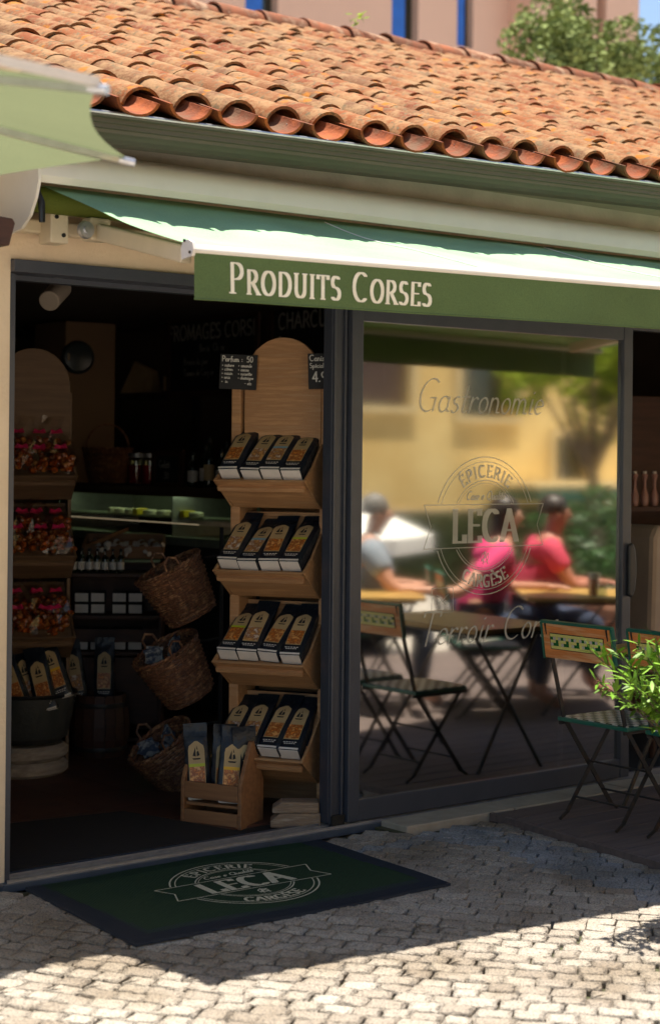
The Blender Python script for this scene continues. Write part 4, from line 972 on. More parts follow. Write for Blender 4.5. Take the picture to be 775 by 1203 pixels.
q = MB(); q.tube([(-LEN / 2 + .018, 0, .33), (-LEN / 2 - .004, 0, .33)], .006, 8); q.build('dowel', 'dark_wood', cr)
def locc(x, y, z): return ccx + (-ld) * x + sdv * y + Vector((0, 0, z))
for i, (x, y, k_, lean, yaw, lab) in enumerate(((-.095, -.035, 2, -6, -.5, 'navy biscuit bag with lime band at the left end of the floor crate'), (.055, -.045, 3, -7, -.28, 'navy biscuit bag with yellow band at the front of the floor crate'), (-.02, .03, 0, 4, -.3, 'navy biscuit bag in the middle behind the front ones of the floor crate'), (.09, .045, 1, 6, -.1, 'navy biscuit bag at the back right of the floor crate'))):
    bag(lab, k_, locc(x, y, .103), (Euler((0, 0, RZC + R(44) + yaw * .5)).to_matrix() @ Euler((R(lean), R((-4, 5, 2, -3)[i]), 0)).to_matrix()).to_euler(), 'biscuit bags in the floor crate')

# pale worn blocks beside it
bl = at(347, 962, 7.33); bl.z = 0
t_ = thing('worn_wood_blocks', 'two pale worn wooden blocks stacked at the foot of the door post', 'blocks', bl, R(-38))
for i, (w_, h_) in enumerate(((.215, .062), (.20, .048))):
    q = MB(); z0 = .004 + i * .0625; q.prism([(-w_ / 2, z0), (w_ / 2, z0), (w_ / 2, z0 + h_), (-w_ / 2 + .04, z0 + h_), (-w_ / 2, z0 + h_ * .45)], XYZ, -.05, .05); q.build('block', 'worn_wood', t_, bevel=.006)

# ------------------------------------------------------------ left stand with cellophane bags
S2 = Vector((1.315, 1.70, 0)) + Vector((-.926, .377, 0)) * .215 + Vector((.02, .12, 0)); RZ2 = R(-22)
W2 = Vector((.926, -.377, 0)); Y2 = Vector((.377, .926, 0))
st2 = make_stand('shadowed wooden display stand with arched top behind the left jamb', S2, RZ2, LIPS[:3], 'shaded_wood')
def make_cello(label, seed, loc, rz, group):
    rr = random.Random(seed); t_ = thing('cellophane_bag', label, 'sweet bag', loc, rz, group); t_.scale = (1.28, 1.28, 1.15)
    q = MB()
    for k in range(26):
        a = rr.uniform(0, 2 * PI); rad = .052 * math.sqrt(rr.random()); h = rr.uniform(.015, .10) * (1 - rad * 6)
        M = Euler((rr.uniform(0, 3), rr.uniform(0, 3), rr.uniform(0, 3))).to_matrix(); q.lathe([(.004, -.012), (.014, -.006), (.016, .002), (.011, .010), (.003, .013)], (rad * math.cos(a), rad * math.sin(a), h + .012), 7, M)
    tag(q.build('sweets', 'sweets', t_, smooth=True, fix=False), kind='stuff')
    q = MB(); vs = []; n_ = 14; H = [(0, .05), (.03, .062), (.08, .060), (.115, .035), (.13, .012), (.15, .030), (.19, .052)]
    for h, r0 in H:
        for k in range(n_): a = 2 * PI * k / n_; rj = r0 * (1 + rr.uniform(-.18, .18)); vs.append((rj * math.cos(a), rj * math.sin(a), h + rr.uniform(-.006, .006)))
    q.add(vs, [(i * n_ + k, i * n_ + (k + 1) % n_, (i + 1) * n_ + (k + 1) % n_, (i + 1) * n_ + k) for i in range(len(H) - 1) for k in range(n_)]); q.build('wrap', 'cellophane', t_, fix=False)
    q = MB(); q.tube([(.014 * math.cos(a), .014 * math.sin(a), .13) for a in [2 * PI * k / 10 for k in range(10)]], .006, 6, closed=True)
    for s_ in (-1, 1): q.tube([(0, -.014, .13), (s_ * .018, -.022, .137), (s_ * .024, -.026, .124), (0, -.016, .128)], .005, 5)
    q.build('ribbon', 'ribbon', t_); return t_
cp0 = None; cn = 0
for r_i, lz in enumerate(LIPS[:3]):
    for c_i in range(4):
        for d_i in range(2):
            p = S2 + W2 * (-.15 + c_i * .10) + Y2 * (-.115 + d_i * .095) + Vector((0, 0, lz - .005 + d_i * .075)); rz = random.uniform(0, 6)
            lab = 'cellophane sweet bag %s in %s row, %s tray of left stand' % (names[c_i], ('front', 'back')[d_i], rows[r_i])
            rot = Euler((R(-14 + random.uniform(-8, 8)), random.uniform(-.15, .15), RZ2 + random.uniform(-.4, .4)))
            if cn < 3:
                cps = make_cello(lab, cn, p, rot, 'cellophane bags on the left stand'); cp0 = (cp0 or []) + [cps]
            else: dup(cp0[cn % 3], p, rot, lab)
            cn += 1
# tub on pale slabs with bags in it
tb = at(34, 905, 8.45); tb.z = 0
t_ = thing('stone_slabs', 'two rounded pale stone slabs stacked under the dark tub', 'stone slabs', tb, .3)
for i in range(2):
    q = MB(); q.lathe([(.19, .0), (.215, .02), (.215, .055), (.19, .075)], (0, 0, .005 + i * .078), 18, Matrix.Diagonal((1, .8, 1))); q.build('slab', 'weathered_wood', t_, smooth=True)
t_ = thing('dark_tub', 'wide dark metal tub full of biscuit bags at the far left of the shop', 'tub', tb + Vector((0, 0, .17)), 0)
q = MB(); q.lathe([(.15, 0), (.19, .03), (.215, .14), (.225, .23), (.235, .24), (.225, .25), (.205, .24), (.19, .12), (.05, .06)], (0, 0, 0), 28); q.build('bowl', 'dark_tub', t_, smooth=True)
q = MB(); q.tube([(.231 * math.cos(a), .231 * math.sin(a), .243) for a in [2 * PI * k / 28 for k in range(28)]], .009, 6, closed=True); q.build('rim', 'black_metal', t_)
for i, (px, py, rl, k_) in enumerate(((22, 815, -24, 0), (38, 812, -20, 1), (52, 815, -17, 0), (70, 800, -22, 3))):
    p = at(px + 6, py + 8, 8.30 + .05 * (i % 2)); rot = (Euler((0, 0, R(-39))).to_matrix() @ Euler((0, R(rl), 0)).to_matrix() @ Euler((R(-12), 0, 0)).to_matrix()).to_euler()
    bag('navy biscuit bag leaning left in the dark tub, %s of four' % ('first', 'second', 'third', 'fourth')[i], k_, p - Vector((0, 0, .05)), rot, 'biscuit bags in the dark tub')
# small barrel with two bags
bp_ = at(118, 888, 9.0); bp_.z = 0
t_ = thing('small_barrel', 'small brown wooden barrel in the dark behind the tub', 'barrel', bp_, 0)
q = MB()
for k in range(16):
    a0, a1 = 2 * PI * k / 16 + .01, 2 * PI * (k + 1) / 16 - .01; vs = []
    for r_, z_ in ((.125, 0), (.15, .10), (.155, .17), (.145, .27), (.13, .33)):
        for a in (a0, a1): vs += [(r_ * math.cos(a), r_ * math.sin(a), z_), ((r_ - .014) * math.cos(a), (r_ - .014) * math.sin(a), z_)]
    fs = []
    for i in range(4): o_ = 4 * i; fs += [(o_, o_ + 2, o_ + 6, o_ + 4), (o_ + 1, o_ + 5, o_ + 7, o_ + 3), (o_, o_ + 4, o_ + 5, o_ + 1), (o_ + 2, o_ + 3, o_ + 7, o_ + 6)]
    q2 = MB(); q2.add(vs, fs + [(0, 1, 3, 2), (16, 18, 19, 17)]); q2.build('stave', 'dark_wood', t_)
for z_, r_ in ((.05, .142), (.28, .146)): q = MB(); q.lathe([(r_, z_ - .012), (r_ + .003, z_), (r_, z_ + .012)], (0, 0, 0), 28); q.build('hoop', 'rust_metal', t_, smooth=True)
q = MB(); q.lathe([(.125, .20), (.125, .21)], (0, 0, 0), 20); q.build('filling', 'dark_hole', t_)
bag('navy biscuit bag standing upright on the small barrel', 0, bp_ + Vector((.02, 0, .30)), (R(-4), 0, R(-36)), 'biscuit bags on the barrel')
bag('navy biscuit bag slumped at the left of the small barrel', 1, bp_ + Vector((-.09, .07, .29)), (R(-4), R(-10), R(-36)), 'biscuit bags on the barrel')

# ------------------------------------------------------------ bottle and box rack
RK = at(128, 800, 9.35); RK.z = 0; RKR = R(-36)
t_ = thing('low_wooden_rack', 'low reddish wood rack with rows of white-ended boxes and small bottles', 'rack', RK, RKR)
for z_ in (.03, .50, .70, .93): q = MB(); q.box((.02, .13, z_), (.50, .30, .022)); q.build('shelf', 'dark_wood', t_, bevel=.003)
for sx in (-1, 1): q = MB(); q.box((.02 + sx * .26, .13, .48), (.022, .32, .96)); q.build('side', 'dark_wood', t_, bevel=.003)
q = MB(); q.box((.02, .285, .48), (.50, .012, .94)); q.build('back', 'dark_wood', t_)
q = MB(); q.box((.02, -.015, .60), (.50, .02, .07)); q.build('front_board', 'dark_wood', t_); q = MB(); q.box((.02, -.015, .30), (.50, .02, .36)); q.build('front_board', 'dark_wood', t_)
MR = Matrix.Rotation(RKR, 3, 'Z'); bx0 = None
for rr_ in range(2):
    for lv in range(2):
        for c_i in range(4):
            x = -.155 + c_i * .088 + (.03 if c_i > 1 else 0); z = (.515, .715)[rr_] + lv * .062 + (0.10 if rr_ else -.0) * 0
            p = RK + MR @ Vector((x, .03 + random.uniform(-.01, .01), z)); lab = 'white-ended box %s in the %s layer of the rack\'s %s shelf' % (names[c_i], ('lower', 'upper')[lv], ('bottom', 'top')[rr_])
            if bx0 is None:
                bx0 = thing('food_box', lab, 'box', p, RKR, 'white-ended boxes in the rack')
                q = MB(); q.box((0, .06, .028), (.078, .12, .054)); q.build('carton', 'ink', bx0, bevel=.002)
                q = MB(); q.box((0, -.0015, .028), (.072, .003, .046)); q.build('end_label', 'white_card', bx0)
            else: dup(bx0, p, RKR + random.uniform(-.05, .05), lab)
def make_bottle(label, p, h, r, glass, cat='bottle', group=None, lab_col='white_card', name='bottle'):
    t_ = thing(name, label, cat, p, 0, group)
    q = MB(); q.lathe([(r * .95, 0), (r, .01 * h / .3), (r, h * .55), (r * .85, h * .66), (r * .36, h * .76), (r * .33, h * .97), (r * .4, h * .975), (r * .4, h)], (0, 0, 0), 14); q.build('glass', glass, t_, smooth=True)
    q = MB(); q.lathe([(r * 1.02, h * .14), (r * 1.02, h * .46)], (0, 0, 0), 14); q.build('label', lab_col, t_, smooth=True)
    q = MB(); q.lathe([(r * .42, h * .9), (r * .42, h * 1.01)], (0, 0, 0), 10); q.build('cap', 'ink', t_); return t_
b0 = None
for k in range(10):
    p = RK + MR @ Vector((-.20 + (k % 7) * .043, .02 + (.05 if k > 6 else 0), .942)); lab = 'small dark bottle %s along the top of the rack' % ('first', 'second', 'third', 'fourth', 'fifth', 'sixth', 'seventh', 'eighth', 'ninth', 'tenth')[k]
    if b0 is None: b0 = make_bottle(lab, p, .13, .019, 'bottle_glass', group='small bottles on the rack')
    else: dup(b0, p, random.uniform(0, 6), lab)
# open crate of wrapped sausages/packets behind
OC = at(150, 655, 9.9); OR = R(-36)
t_ = thing('open_crate', 'tilted open wooden crate of pale wrapped packets behind the rack', 'crate', OC, OR)
for a, b_ in (((-.26, 0, 0), (.20, 0, .0)), ((-.26, .3, .06), (.20, .3, .06))):
    q = MB(); q.bar(Vector(a) + Vector((0, 0, .03)), Vector(b_) + Vector((0, 0, .03)), .012, .07); q.build('side', 'brown_wood', t_)
for x in (-.26, .20): q = MB(); q.bar((x, 0, .03), (x, .3, .09), .012, .07); q.build('end', 'brown_wood', t_)
q = MB(); q.bar((-.25, .005, .06), (-.02, .29, .155), .014, .02); q.build('slat', 'brown_wood', t_)
q = MB(); q.add([(-.25, 0, 0), (.19, 0, 0), (.19, .29, .06), (-.25, .29, .06)] + [(-.25, 0, -.01), (.19, 0, -.01), (.19, .29, .05), (-.25, .29, .05)], [(0, 1, 2, 3), (7, 6, 5, 4)]); q.build('bottom', 'dark_wood', t_)
q = MB(); q.box((-.03, .15, -.28), (.42, .26, .5)); q.build('plinth', 'dark_wood', t_)
pk0 = None
for k in range(12):
    lp = Vector((-.19 + (k % 6) * .068, .04 + (k // 6) * .10, .045 + (k // 6) * .02)); p = OC + Matrix.Rotation(OR, 3, 'Z') @ lp
    lab = 'pale wrapped packet %s in the %s row of the tilted open crate' % (('first', 'second', 'third', 'fourth', 'fifth', 'last')[k % 6], ('front', 'back')[k // 6])
    if pk0 is None:
        pk0 = thing('wrapped_packet', lab, 'packet', p, 0, 'packets in the open crate'); q = MB(); q.lathe([(.004, -.06), (.022, -.045), (.026, 0), (.022, .045), (.006, .06), (.016, .078)], (0, 0, 0), 8, Matrix.Rotation(PI / 2, 3, 'X')); q.build('paper', 'white_card', pk0); q = MB(); q.lathe([(.027, -.012), (.027, .012)], (0, 0, 0), 8, Matrix.Rotation(PI / 2, 3, 'X')); q.build('label', 'brown_wood', pk0)
    else: dup(pk0, p, Euler((random.uniform(-.5, .5), random.uniform(-.3, .3), random.uniform(-.9, .9))), lab)

# ------------------------------------------------------------ wicker baskets on the pole rack
def make_basket(label, c, axis, r0, r1, H, handle=True, loads=None):
    ax_ = Vector(axis).normalized(); rotm = ax_.to_track_quat('Z', 'Y').to_matrix()
    t_ = thing('wicker_basket', label, 'basket', c, rotm.to_euler())
    NS = 22; NR = 24; q = MB()
    for i in range(NR):
        h = H * (i + .5) / NR; r = r0 + (r1 - r0) * (h / H) ** .8; ph = (i % 2) * PI; 
        path = [((r + .0045 * math.cos(NS / 2 * 2 * PI * k / 44 + ph)) * math.cos(2 * PI * k / 44), (r + .0045 * math.cos(NS / 2 * 2 * PI * k / 44 + ph)) * math.sin(2 * PI * k / 44), h + .002 * math.sin(k * 1.3 + i)) for k in range(44)]
        q.tube(path, H / NR * .46, 5, closed=True)
    tag(q.build('weave', 'wicker', t_, smooth=True, fix=False), kind='stuff')
    q = MB()
    for k in range(NS): a = 2 * PI * k / NS; q.tube([(r0 * math.cos(a), r0 * math.sin(a), 0), (r1 * math.cos(a), r1 * math.sin(a), H)], .0035, 5)
    q.lathe([(r0, .002), (r0, .008)], (0, 0, 0), 22); tag(q.build('stakes', 'wicker', t_, fix=False), kind='stuff')
    q = MB(); N = 60
    for ph in (0, PI): q.tube([((r1 + .006 * math.cos(14 * a + ph)) * math.cos(a), (r1 + .006 * math.cos(14 * a + ph)) * math.sin(a), H + .006 * math.sin(14 * a + ph)) for a in [2 * PI * k / N for k in range(N)]], .0065, 6, closed=True)
    q.build('rim', 'wicker', t_, smooth=True, fix=False)
    if handle:
        for sg in (-1, 1):
            q = MB(); q.tube([(sg * r1 * .95, -.035, H - .01), (sg * r1 * 1.02, -.03, H + .045), (sg * r1 * 1.04, 0, H + .065), (sg * r1 * 1.02, .03, H + .045), (sg * r1 * .95, .035, H - .01)], .006, 6); q.build('handle', 'wicker', t_, smooth=True)
    return t_, rotm
toC = -FV
def bask(px, py, Z, rr=(.118, .165), H=.265, lab='', tilt=(-.45, .35, .55)):
    axis = RV * tilt[0] + toC * tilt[1] + UV * tilt[2]; axis.normalize(); c = at(px, py, Z) - axis * H * .5
    return make_basket(lab, c, axis, rr[0], rr[1], H), c, axis
(bk1, rm1), c1, a1 = bask(212, 695, 8.1, lab='topmost wicker basket tilted on the dark pole, empty, lit on its side', tilt=(-.42, .12, .8))
(bk2, rm2), c2, a2 = bask(209, 790, 8.1, lab='middle wicker basket tilted on the dark pole, holding dark packets', tilt=(-.42, .22, .8))
(bk3, rm3), c3, a3 = bask(205, 895, 8.1, lab='lowest wicker basket tilted on the dark pole, holding shiny packets', tilt=(-.50, .25, .75))
pp0 = None
for bi, (c, a, rm_) in enumerate(((c2, a2, rm2), (c3, a3, rm3))):
    for k in range(6):
        aa = k * 2.1; lp = Vector((.062 * math.cos(aa), .062 * math.sin(aa), .215 + .02 * (k % 3))); p = c + rm_ @ lp
        lab = '%s shiny packet in the %s tilted basket' % (('first', 'second', 'third', 'fourth', 'fifth', 'sixth')[k], ('middle', 'lowest')[bi]); rot = (rm_ @ Euler((random.uniform(-.7, .7), random.uniform(-.7, .7), aa)).to_matrix()).to_euler()
        if pp0 is None:
            pp0 = thing('shiny_packet', lab, 'packet', p, rot, 'shiny packets in the baskets'); q = MB(); q.box((0, 0, 0), (.085, .02, .075), taper=.9); q.build('pouch', 'packet_white', pp0, bevel=.006)
            q = MB(); q.box((0, 0, .043), (.08, .004, .014)); q.build('crimp', 'packet_white', pp0)
        else: dup(pp0, p, rot, lab)
pb = at(259, 770, 8.15); pb.z = 0
t_ = thing('basket_pole', 'thin dark pole stand the tilted baskets hang from', 'pole rack', pb, R(-39))
q = MB(); q.tube([(0, 0, .02), (0, 0, 1.25)], .010, 8); q.build('pole', 'black_metal', t_); q = MB(); q.lathe([(.16, 0), (.16, .012), (.02, .03)], (0, 0, .01), 20); q.build('foot', 'black_metal', t_)
for z_ in (1.12, .72, .32): q = MB(); q.tube([(0, 0, z_), (-.10, .02, z_ - .02), (-.19, .03, z_ - .06)], .007, 6); q.build('arm', 'black_metal', t_)

# ------------------------------------------------------------ counter with chilled case, against the partition
ct = thing('deli_counter', 'long dark deli counter with glass case along the side wall', 'counter', (3.02, 3.7, 0))
q = MB(); q.box((.38, 0, .52), (.72, 2.6, 1.0)); q.build('cabinet', 'dark_tub', ct)
q = MB(); q.box((.38, 0, 1.045), (.76, 2.64, .05)); q.build('case_floor', 'counter_steel', ct)
q = MB(); q.box((.005, .35, 1.158), (.008, 1.8, .006)); q.build('case_light', 'lit_strip', ct)
q = MB(); q.box((.14, .35, 1.350), (.05, 1.8, .012)); q.build('case_fill', 'fill_glow', ct)  # unseen glowing strip, added to brighten the inside of the case
q = MB(); q.box((-.002, 0, 1.345), (.014, 2.62, .034)); q.build('top_lip', 'dark_wood', ct)  # lip added to hide the glowing strip behind it
q = MB(); q.box((.39, 0, 1.375), (.74, 2.62, .03)); q.build('top_shelf', 'dark_wood', ct)
q = MB(); q.box((.012, 0, 1.27), (.006, 2.6, .18)); q.build('front_pane', 'clear_glass', ct)
q = MB(); q.box((.012, 0, 1.11), (.006, 2.6, .09)); q.build('front_pane', 'clear_glass', ct)
q = MB(); q.box((.45, 0, 1.185), (.6, 2.58, .012)); q.build('glass_shelf', 'counter_steel', ct)
for yy in (-1.29, -.2, 1.29): q = MB(); q.box((.39, yy, 1.21), (.70, .012, .31)); q.build('divider', 'steel', ct)
q = MB(); q.box((.70, 0, 1.27), (.02, 2.58, .19)); q.build('back_panel', 'counter_steel', ct)
for k in range(9):
    p = Vector((3.02 + .10 + random.uniform(0, .06), 4.35 - k * .125, 1.192)); lab = '%s cheese from the far end inside the glass case' % ('first', 'second', 'third', 'fourth', 'fifth', 'sixth', 'seventh', 'eighth', 'ninth')[k]
    q = MB(); 
    if k % 4 == 3: q.box((0, 0, .022), (.09, .06, .044)); o = q.build('cheese', 'lemon', bevel=.006)
    else: q.lathe([(.04, 0), (.048, .008), (.048, .03), (.042, .038)], (0, 0, 0), 14); o = q.build('cheese', 'cheese', smooth=True)
    o.location = p; tag(o, lab, 'cheese', 'cheeses in the glass case')
# bottles and things on the counter top
for k, (yy, h, lc) in enumerate(((3.36, .22, 'white_card'), (3.27, .26, 'white_card'), (3.18, .31, 'kraft'), (3.09, .24, 'white_card'), (3.0, .28, 'kraft'), (2.92, .22, 'white_card'), (2.84, .25, 'kraft'))):
    make_bottle('dark wine bottle on the counter, %s from the small slate' % ('first', 'second', 'third', 'fourth', 'fifth', 'sixth', 'seventh')[k], Vector((3.12 + .03 * (k % 2), yy, 1.392)), h, .034, 'bottle_glass', group='bottles on the deli counter', lab_col=lc)
slate('small framed slate standing on the counter beside the bottles', Vector((3.08, 3.58, 1.50)), .26, .17, R(-88), [('Gelati', .045, -.10, .01, 'l'), ('2.50', .04, -.06, -.06, 'l')], name='counter_slate', chalk='faint_chalk', frame='dark_wood')
make_basket('dark round basket with arched handle at the far end of the counter', Vector((3.22, 4.55, 1.392)), (0, 0, 1), .12, .17, .24, handle=False)
q = MB(); q.tube([(.17 * math.cos(a), 0, .24 + .17 * math.sin(a)) for a in [PI * k / 12 for k in range(13)]], .007, 6)
q.build('handle', 'wicker', [o for o in COL.objects if o.name.startswith('wicker_basket')][-1], smooth=True)
for k, yy in enumerate((4.12, 3.95)):
    t_ = thing('sweet_jar', 'glass jar of red sweets on the counter, %s from the dark basket' % ('first', 'second')[k], 'jar', Vector((3.18, yy, 1.392)), 0, 'sweet jars on the counter')
    q = MB(); q.lathe([(.06, 0), (.065, .02), (.065, .16), (.05, .18)], (0, 0, 0), 16); q.build('glass', 'clear_glass', t_, smooth=True)
    q = MB(); q.lathe([(.056, .004), (.058, .13)], (0, 0, 0), 14); q.build('contents', 'red_glass', t_); q = MB(); q.lathe([(.052, .18), (.055, .21)], (0, 0, 0), 14); q.build('lid', 'steel', t_)
# chalk boards, hanging in front of the partition
p0, p1 = hit(199, 375, 'x', 3.9), hit(303, 462, 'x', 3.9)
bc = (p0 + p1) / 2
slate('large chalkboard headed FROMAGES CORSE in a dark frame high on the back wall', bc, abs(p0.y - p1.y) - .06, .50, R(-90), [('FROMAGES CORSE', .105, 0, .12, 'c'), ('Brebis  Chèvre', .05, 0, .03, 'c'), ('Brocciu du jour', .045, -.35, -.06, 'l'), ('Tomme de Cargèse', .045, -.35, -.14, 'l'), ('25', .05, .3, -.08, 'l')], cat='chalkboard', name='chalkboard', chalk='faint_chalk', frame='dark_wood')
p0 = hit(322, 400, 'x', 3.9)
slate('second large chalkboard headed CHARCUTERIE partly hidden by the wooden stand', Vector((3.9, p0.y - .55, bc.z + .02)), 1.1, .50, R(-90), [('CHARCUTERIE', .105, -.5, .12, 'l'), ('Coppa', .05, -.5, .02, 'l'), ('Lonzu', .05, -.5, -.06, 'l'), ('Figatellu', .05, -.5, -.14, 'l')], cat='chalkboard', name='chalkboard', chalk='faint_chalk', frame='dark_wood')
# back shelves with papers and boxes
t_ = thing('back_wall_shelf', 'dark shelf below the chalkboard holding papers and a pale box', 'shelf', (4.18, 5.0, 2.05))
q = MB(); q.box((0, 0, 0), (.26, 2.4, .03)); q.build('board', 'dark_wood', t_); q = MB(); q.box((0, 0, -.42), (.26, 2.4, .03)); q.build('board', 'dark_wood', t_)
for yy in (-1.1, 0, 1.1): q = MB(); q.box((.09, yy, -.21), (.05, .03, .40)); q.build('bracket', 'black_metal', t_)
t_ = thing('paper_bag', 'crumpled yellow paper bag standing on the back shelf', 'paper bag', (4.13, 5.55, 2.067), .4)
q = MB(); q.add([(-.08, -.14, 0), (.08, -.14, 0), (.08, .14, 0), (-.08, .14, 0), (-.03, -.12, .16), (.03, -.13, .17), (.02, .03, .24), (-.02, .05, .25)], [(0, 3, 2, 1), (0, 1, 5, 4), (1, 2, 6, 5), (2, 3, 7, 6), (3, 0, 4, 7), (4, 5, 6, 7)]); q.build('paper', 'kraft', t_)
t_ = thing('label_box', 'pale cardboard box with a dark dot on the back shelf', 'box', (4.12, 4.86, 2.067), 0)
q = MB(); q.box((0, 0, .06), (.16, .50, .11)); q.build('carton', 'kraft', t_, bevel=.004); q = MB(); q.lathe([(.03, 0), (.03, .003)], (-.0815, -.05, .06), 12, Matrix.Rotation(-PI / 2, 3, 'Y')); q.build('dot', 'ink', t_)
# round dark clock on the pillar
ck = hit(90, 420, 'y', 5.08)
t_ = thing('wall_clock', 'dark round clock with a dull brass glint hanging on the pillar', 'clock', Vector((3.30, 5.10, 2.30)), R(-18))
t_.location = at(91, 420, (Vector((3.36, 5.07, 0)) - CAM).dot(FV))
q = MB(); q.lathe([(.115, 0), (.122, .02), (.10, .045), (.04, .055)], (0, 0, 0), 28, Matrix.Rotation(PI / 2, 3, 'X')); q.build('case', 'bakelite', t_, smooth=True)
q = MB(); q.box((-.075, -.05, 0), (.012, .004, .05)); q.build('hand', 'kraft', t_)
# spotlight on the ceiling
p = at(66, 345, 8.2); t_ = thing('ceiling_spotlight', 'unlit pale cylindrical spotlight tilted under the dark ceiling', 'spotlight', p, 0)
dv = (at(48, 364, 8.0) - at(80, 330, 8.4)).normalized(); q = MB(); q.lathe([(.045, -.10), (.05, -.09), (.05, .11), (.045, .115)], (0, 0, 0), 18, dv.to_track_quat('Z', 'Y').to_matrix()); q.build('housing', 'lamp_white', t_, smooth=True)
q = MB(); q.tube([(0, 0, .02), (.02, .02, 2.575 - p.z)], .012, 8); q.build('stem', 'lamp_white', t_)

# ------------------------------------------------------------ things through the right-hand opening
t_ = thing('upholstered_bench', 'beige upholstered chair just inside the right-hand opening', 'armchair', (4.35, .62, 0), 0)
q = MB(); q.prism([(-.40, .46), (-.28, .46), (-.235, .70), (-.235, 1.15), (-.27, 1.24), (-.34, 1.25), (-.38, 1.18)], XYZ, -.32, .32); q.build('backrest', 'beige_leather', t_, bevel=.03)
q = MB(); q.prism([(-.30, .40), (.35, .40), (.36, .56), (.30, .60), (-.20, .62), (-.30, .68)], XYZ, -.32, .32); q.build('seat', 'beige_leather', t_, bevel=.03)
for x in (-.30, .30):
    for y in (-.26, .26): q = MB(); q.tube([(x, y, 0), (x, y, .40)], .02, 8); q.build('leg', 'dark_wood', t_)
t_ = thing('wall_shelf', 'red-brown shelf with a lime edge strip in the right-hand opening', 'shelf', (5.16, 1.35, 1.29), R(-12))
q = MB(); q.box((.1, 0, 0), (1.5, .26, .03)); q.build('board', 'dark_wood', t_); q = MB(); q.box((.1, 0, -.14), (1.5, .26, .02)); q.build('board', 'dark_wood', t_); q = MB(); q.box((.1, -.135, -.115), (1.5, .008, .02)); q.build('edge_strip', 'lime', t_)
q = MB(); q.box((.1, .14, -.3), (1.5, .02, 2.0)); q.build('back', 'dark_wood', t_)
v0 = None
for k in range(9):
    p = Vector((5.16, 1.35, 1.306)) + Matrix.Rotation(R(-12), 3, 'Z') @ Vector((-.58 + k * .075, -.03, 0)); lab = 'slim pink ceramic bottle, %s from the left on the red-brown shelf' % ('first', 'second', 'third', 'fourth', 'fifth', 'sixth', 'seventh', 'eighth', 'ninth')[k]
    if v0 is None:
        v0 = thing('ceramic_bottle', lab, 'bottle', p, 0, 'pink bottles on the shelf'); q = MB(); q.lathe([(.022, 0), (.026, .03), (.024, .07), (.010, .11), (.009, .15), (.020, .19), (.016, .20)], (0, 0, 0), 12); q.build('body', 'pink_ceramic', v0, smooth=True); q = MB(); q.lathe([(.012, .2), (.012, .215)], (0, 0, 0), 8); q.build('stopper', 'white_card', v0)
    else: dup(v0, p, 0, lab)

# ============================================================ TERRACE
def make_chair(label, loc, rz, group='bistro chairs on the terrace', back='mosaic_back'):
    """local: seat along +x from the back; back board across y; origin on the deck under the back"""
    t_ = thing('bistro_chair', label, 'chair', loc, rz, group); W = .20
    Mb = Euler((0, R(-9), 0)).to_matrix(); c = Vector((-.015, 0, .785))
    q = MB(); q.box(c, (.014, .39, .155), Mb); bk = q.build('backrest', 'orange_wood', t_, bevel=.004)
    q = MB(); 
    for (dy, dz, sy_, sz_) in ((0, .082, .402, .012), (-.199, 0, .010, .16), (.199, 0, .010, .16)): q.box(c + Mb @ Vector((0, dy, dz)), (.020, sy_, sz_), Mb)
    q.build('edge_band', 'teal_paint', bk)
    # the inlaid band of small tiles, real little pieces
    rr = random.Random(3); cols = ['tile_green', 'tile_yellow', 'tile_white']; q = MB()
    NXt, NZt = 20, 5; st_ = .300 / NXt
    for sgn in (-1, 1):
        for i in range(NXt):
            for j in range(NZt):
                a = (i % 4, j % 4); mi = 0 if a in ((1, 1), (1, 2), (2, 1), (3, 3)) else (2 if a in ((3, 1), (0, 3), (2, 3)) else 1)
                p = c + Mb @ Vector((sgn * .0085, -.15 + (i + .5) * st_, -.033 + (j + .5) * .0132)); q.box(p, (.004, st_ * .9, .0120), Mb, mi=mi)
        q.box(c + Mb @ Vector((sgn * .0072, 0, 0)), (.002, .308, .072), Mb, mi=3)
    tag(q.build('tile_inlay', ['tile_green', 'tile_yellow', 'tile_white', 'rust_metal'], bk, fix=False), kind='stuff')
    seat = [(.075, -.20), (.42, -.19), (.455, -.15), (.465, 0), (.455, .15), (.42, .19), (.075, .20)]
    q = MB(); q.prism(seat, lambda u, v, d: Vector((u, v, d)), .425, .442); se = q.build('seat', 'teal_paint', t_, bevel=.003)
    q = MB(); q.prism([(.09 + (u - .075) * .93, v * .93) for u, v in seat], lambda u, v, d: Vector((u, v, d)), .4425, .4455); q.build('seat_tiles', 'mosaic_seat', se)
    for sy in (-1, 1):
        y = sy * .175
        q = MB(); q.bar((-.03, y, .86), (.09, y, .44), .006, .020, up=(1, 0, 0)); q.bar((.09, y, .44), (.40, y, .03), .006, .020, up=(1, 0, 0)); q.bar((.40, y, .03), (.44, y, .004), .008, .012, up=(1, 0, 0)); q.build('leg', 'rust_metal', t_)
        y2 = sy * .160; q = MB(); q.bar((.41, y2, .43), (.10, y2, .03), .006, .020, up=(1, 0, 0)); q.bar((.10, y2, .03), (.055, y2, .004), .008, .012, up=(1, 0, 0)); q.build('leg', 'rust_metal', t_)
        q = MB(); q.bar((.07, sy * .185, .418), (.44, sy * .175, .418), .008, .014); q.build('seat_rail', 'rust_metal', t_)
    for (x, z, w_) in ((.15, .09, .165), (.345, .10, .178), (.25, .235, .165)):
        q = MB(); q.tube([(x, -w_, z), (x, w_, z)], .005, 6); q.build('stretcher', 'rust_metal', t_)
    return t_
mat('tile_green', (.015, .14, .03), None, 9, .25); mat('tile_yellow', (.80, .74, .22), None, 9, .3); mat('tile_white', (.60, .56, .50), None, 9, .3)
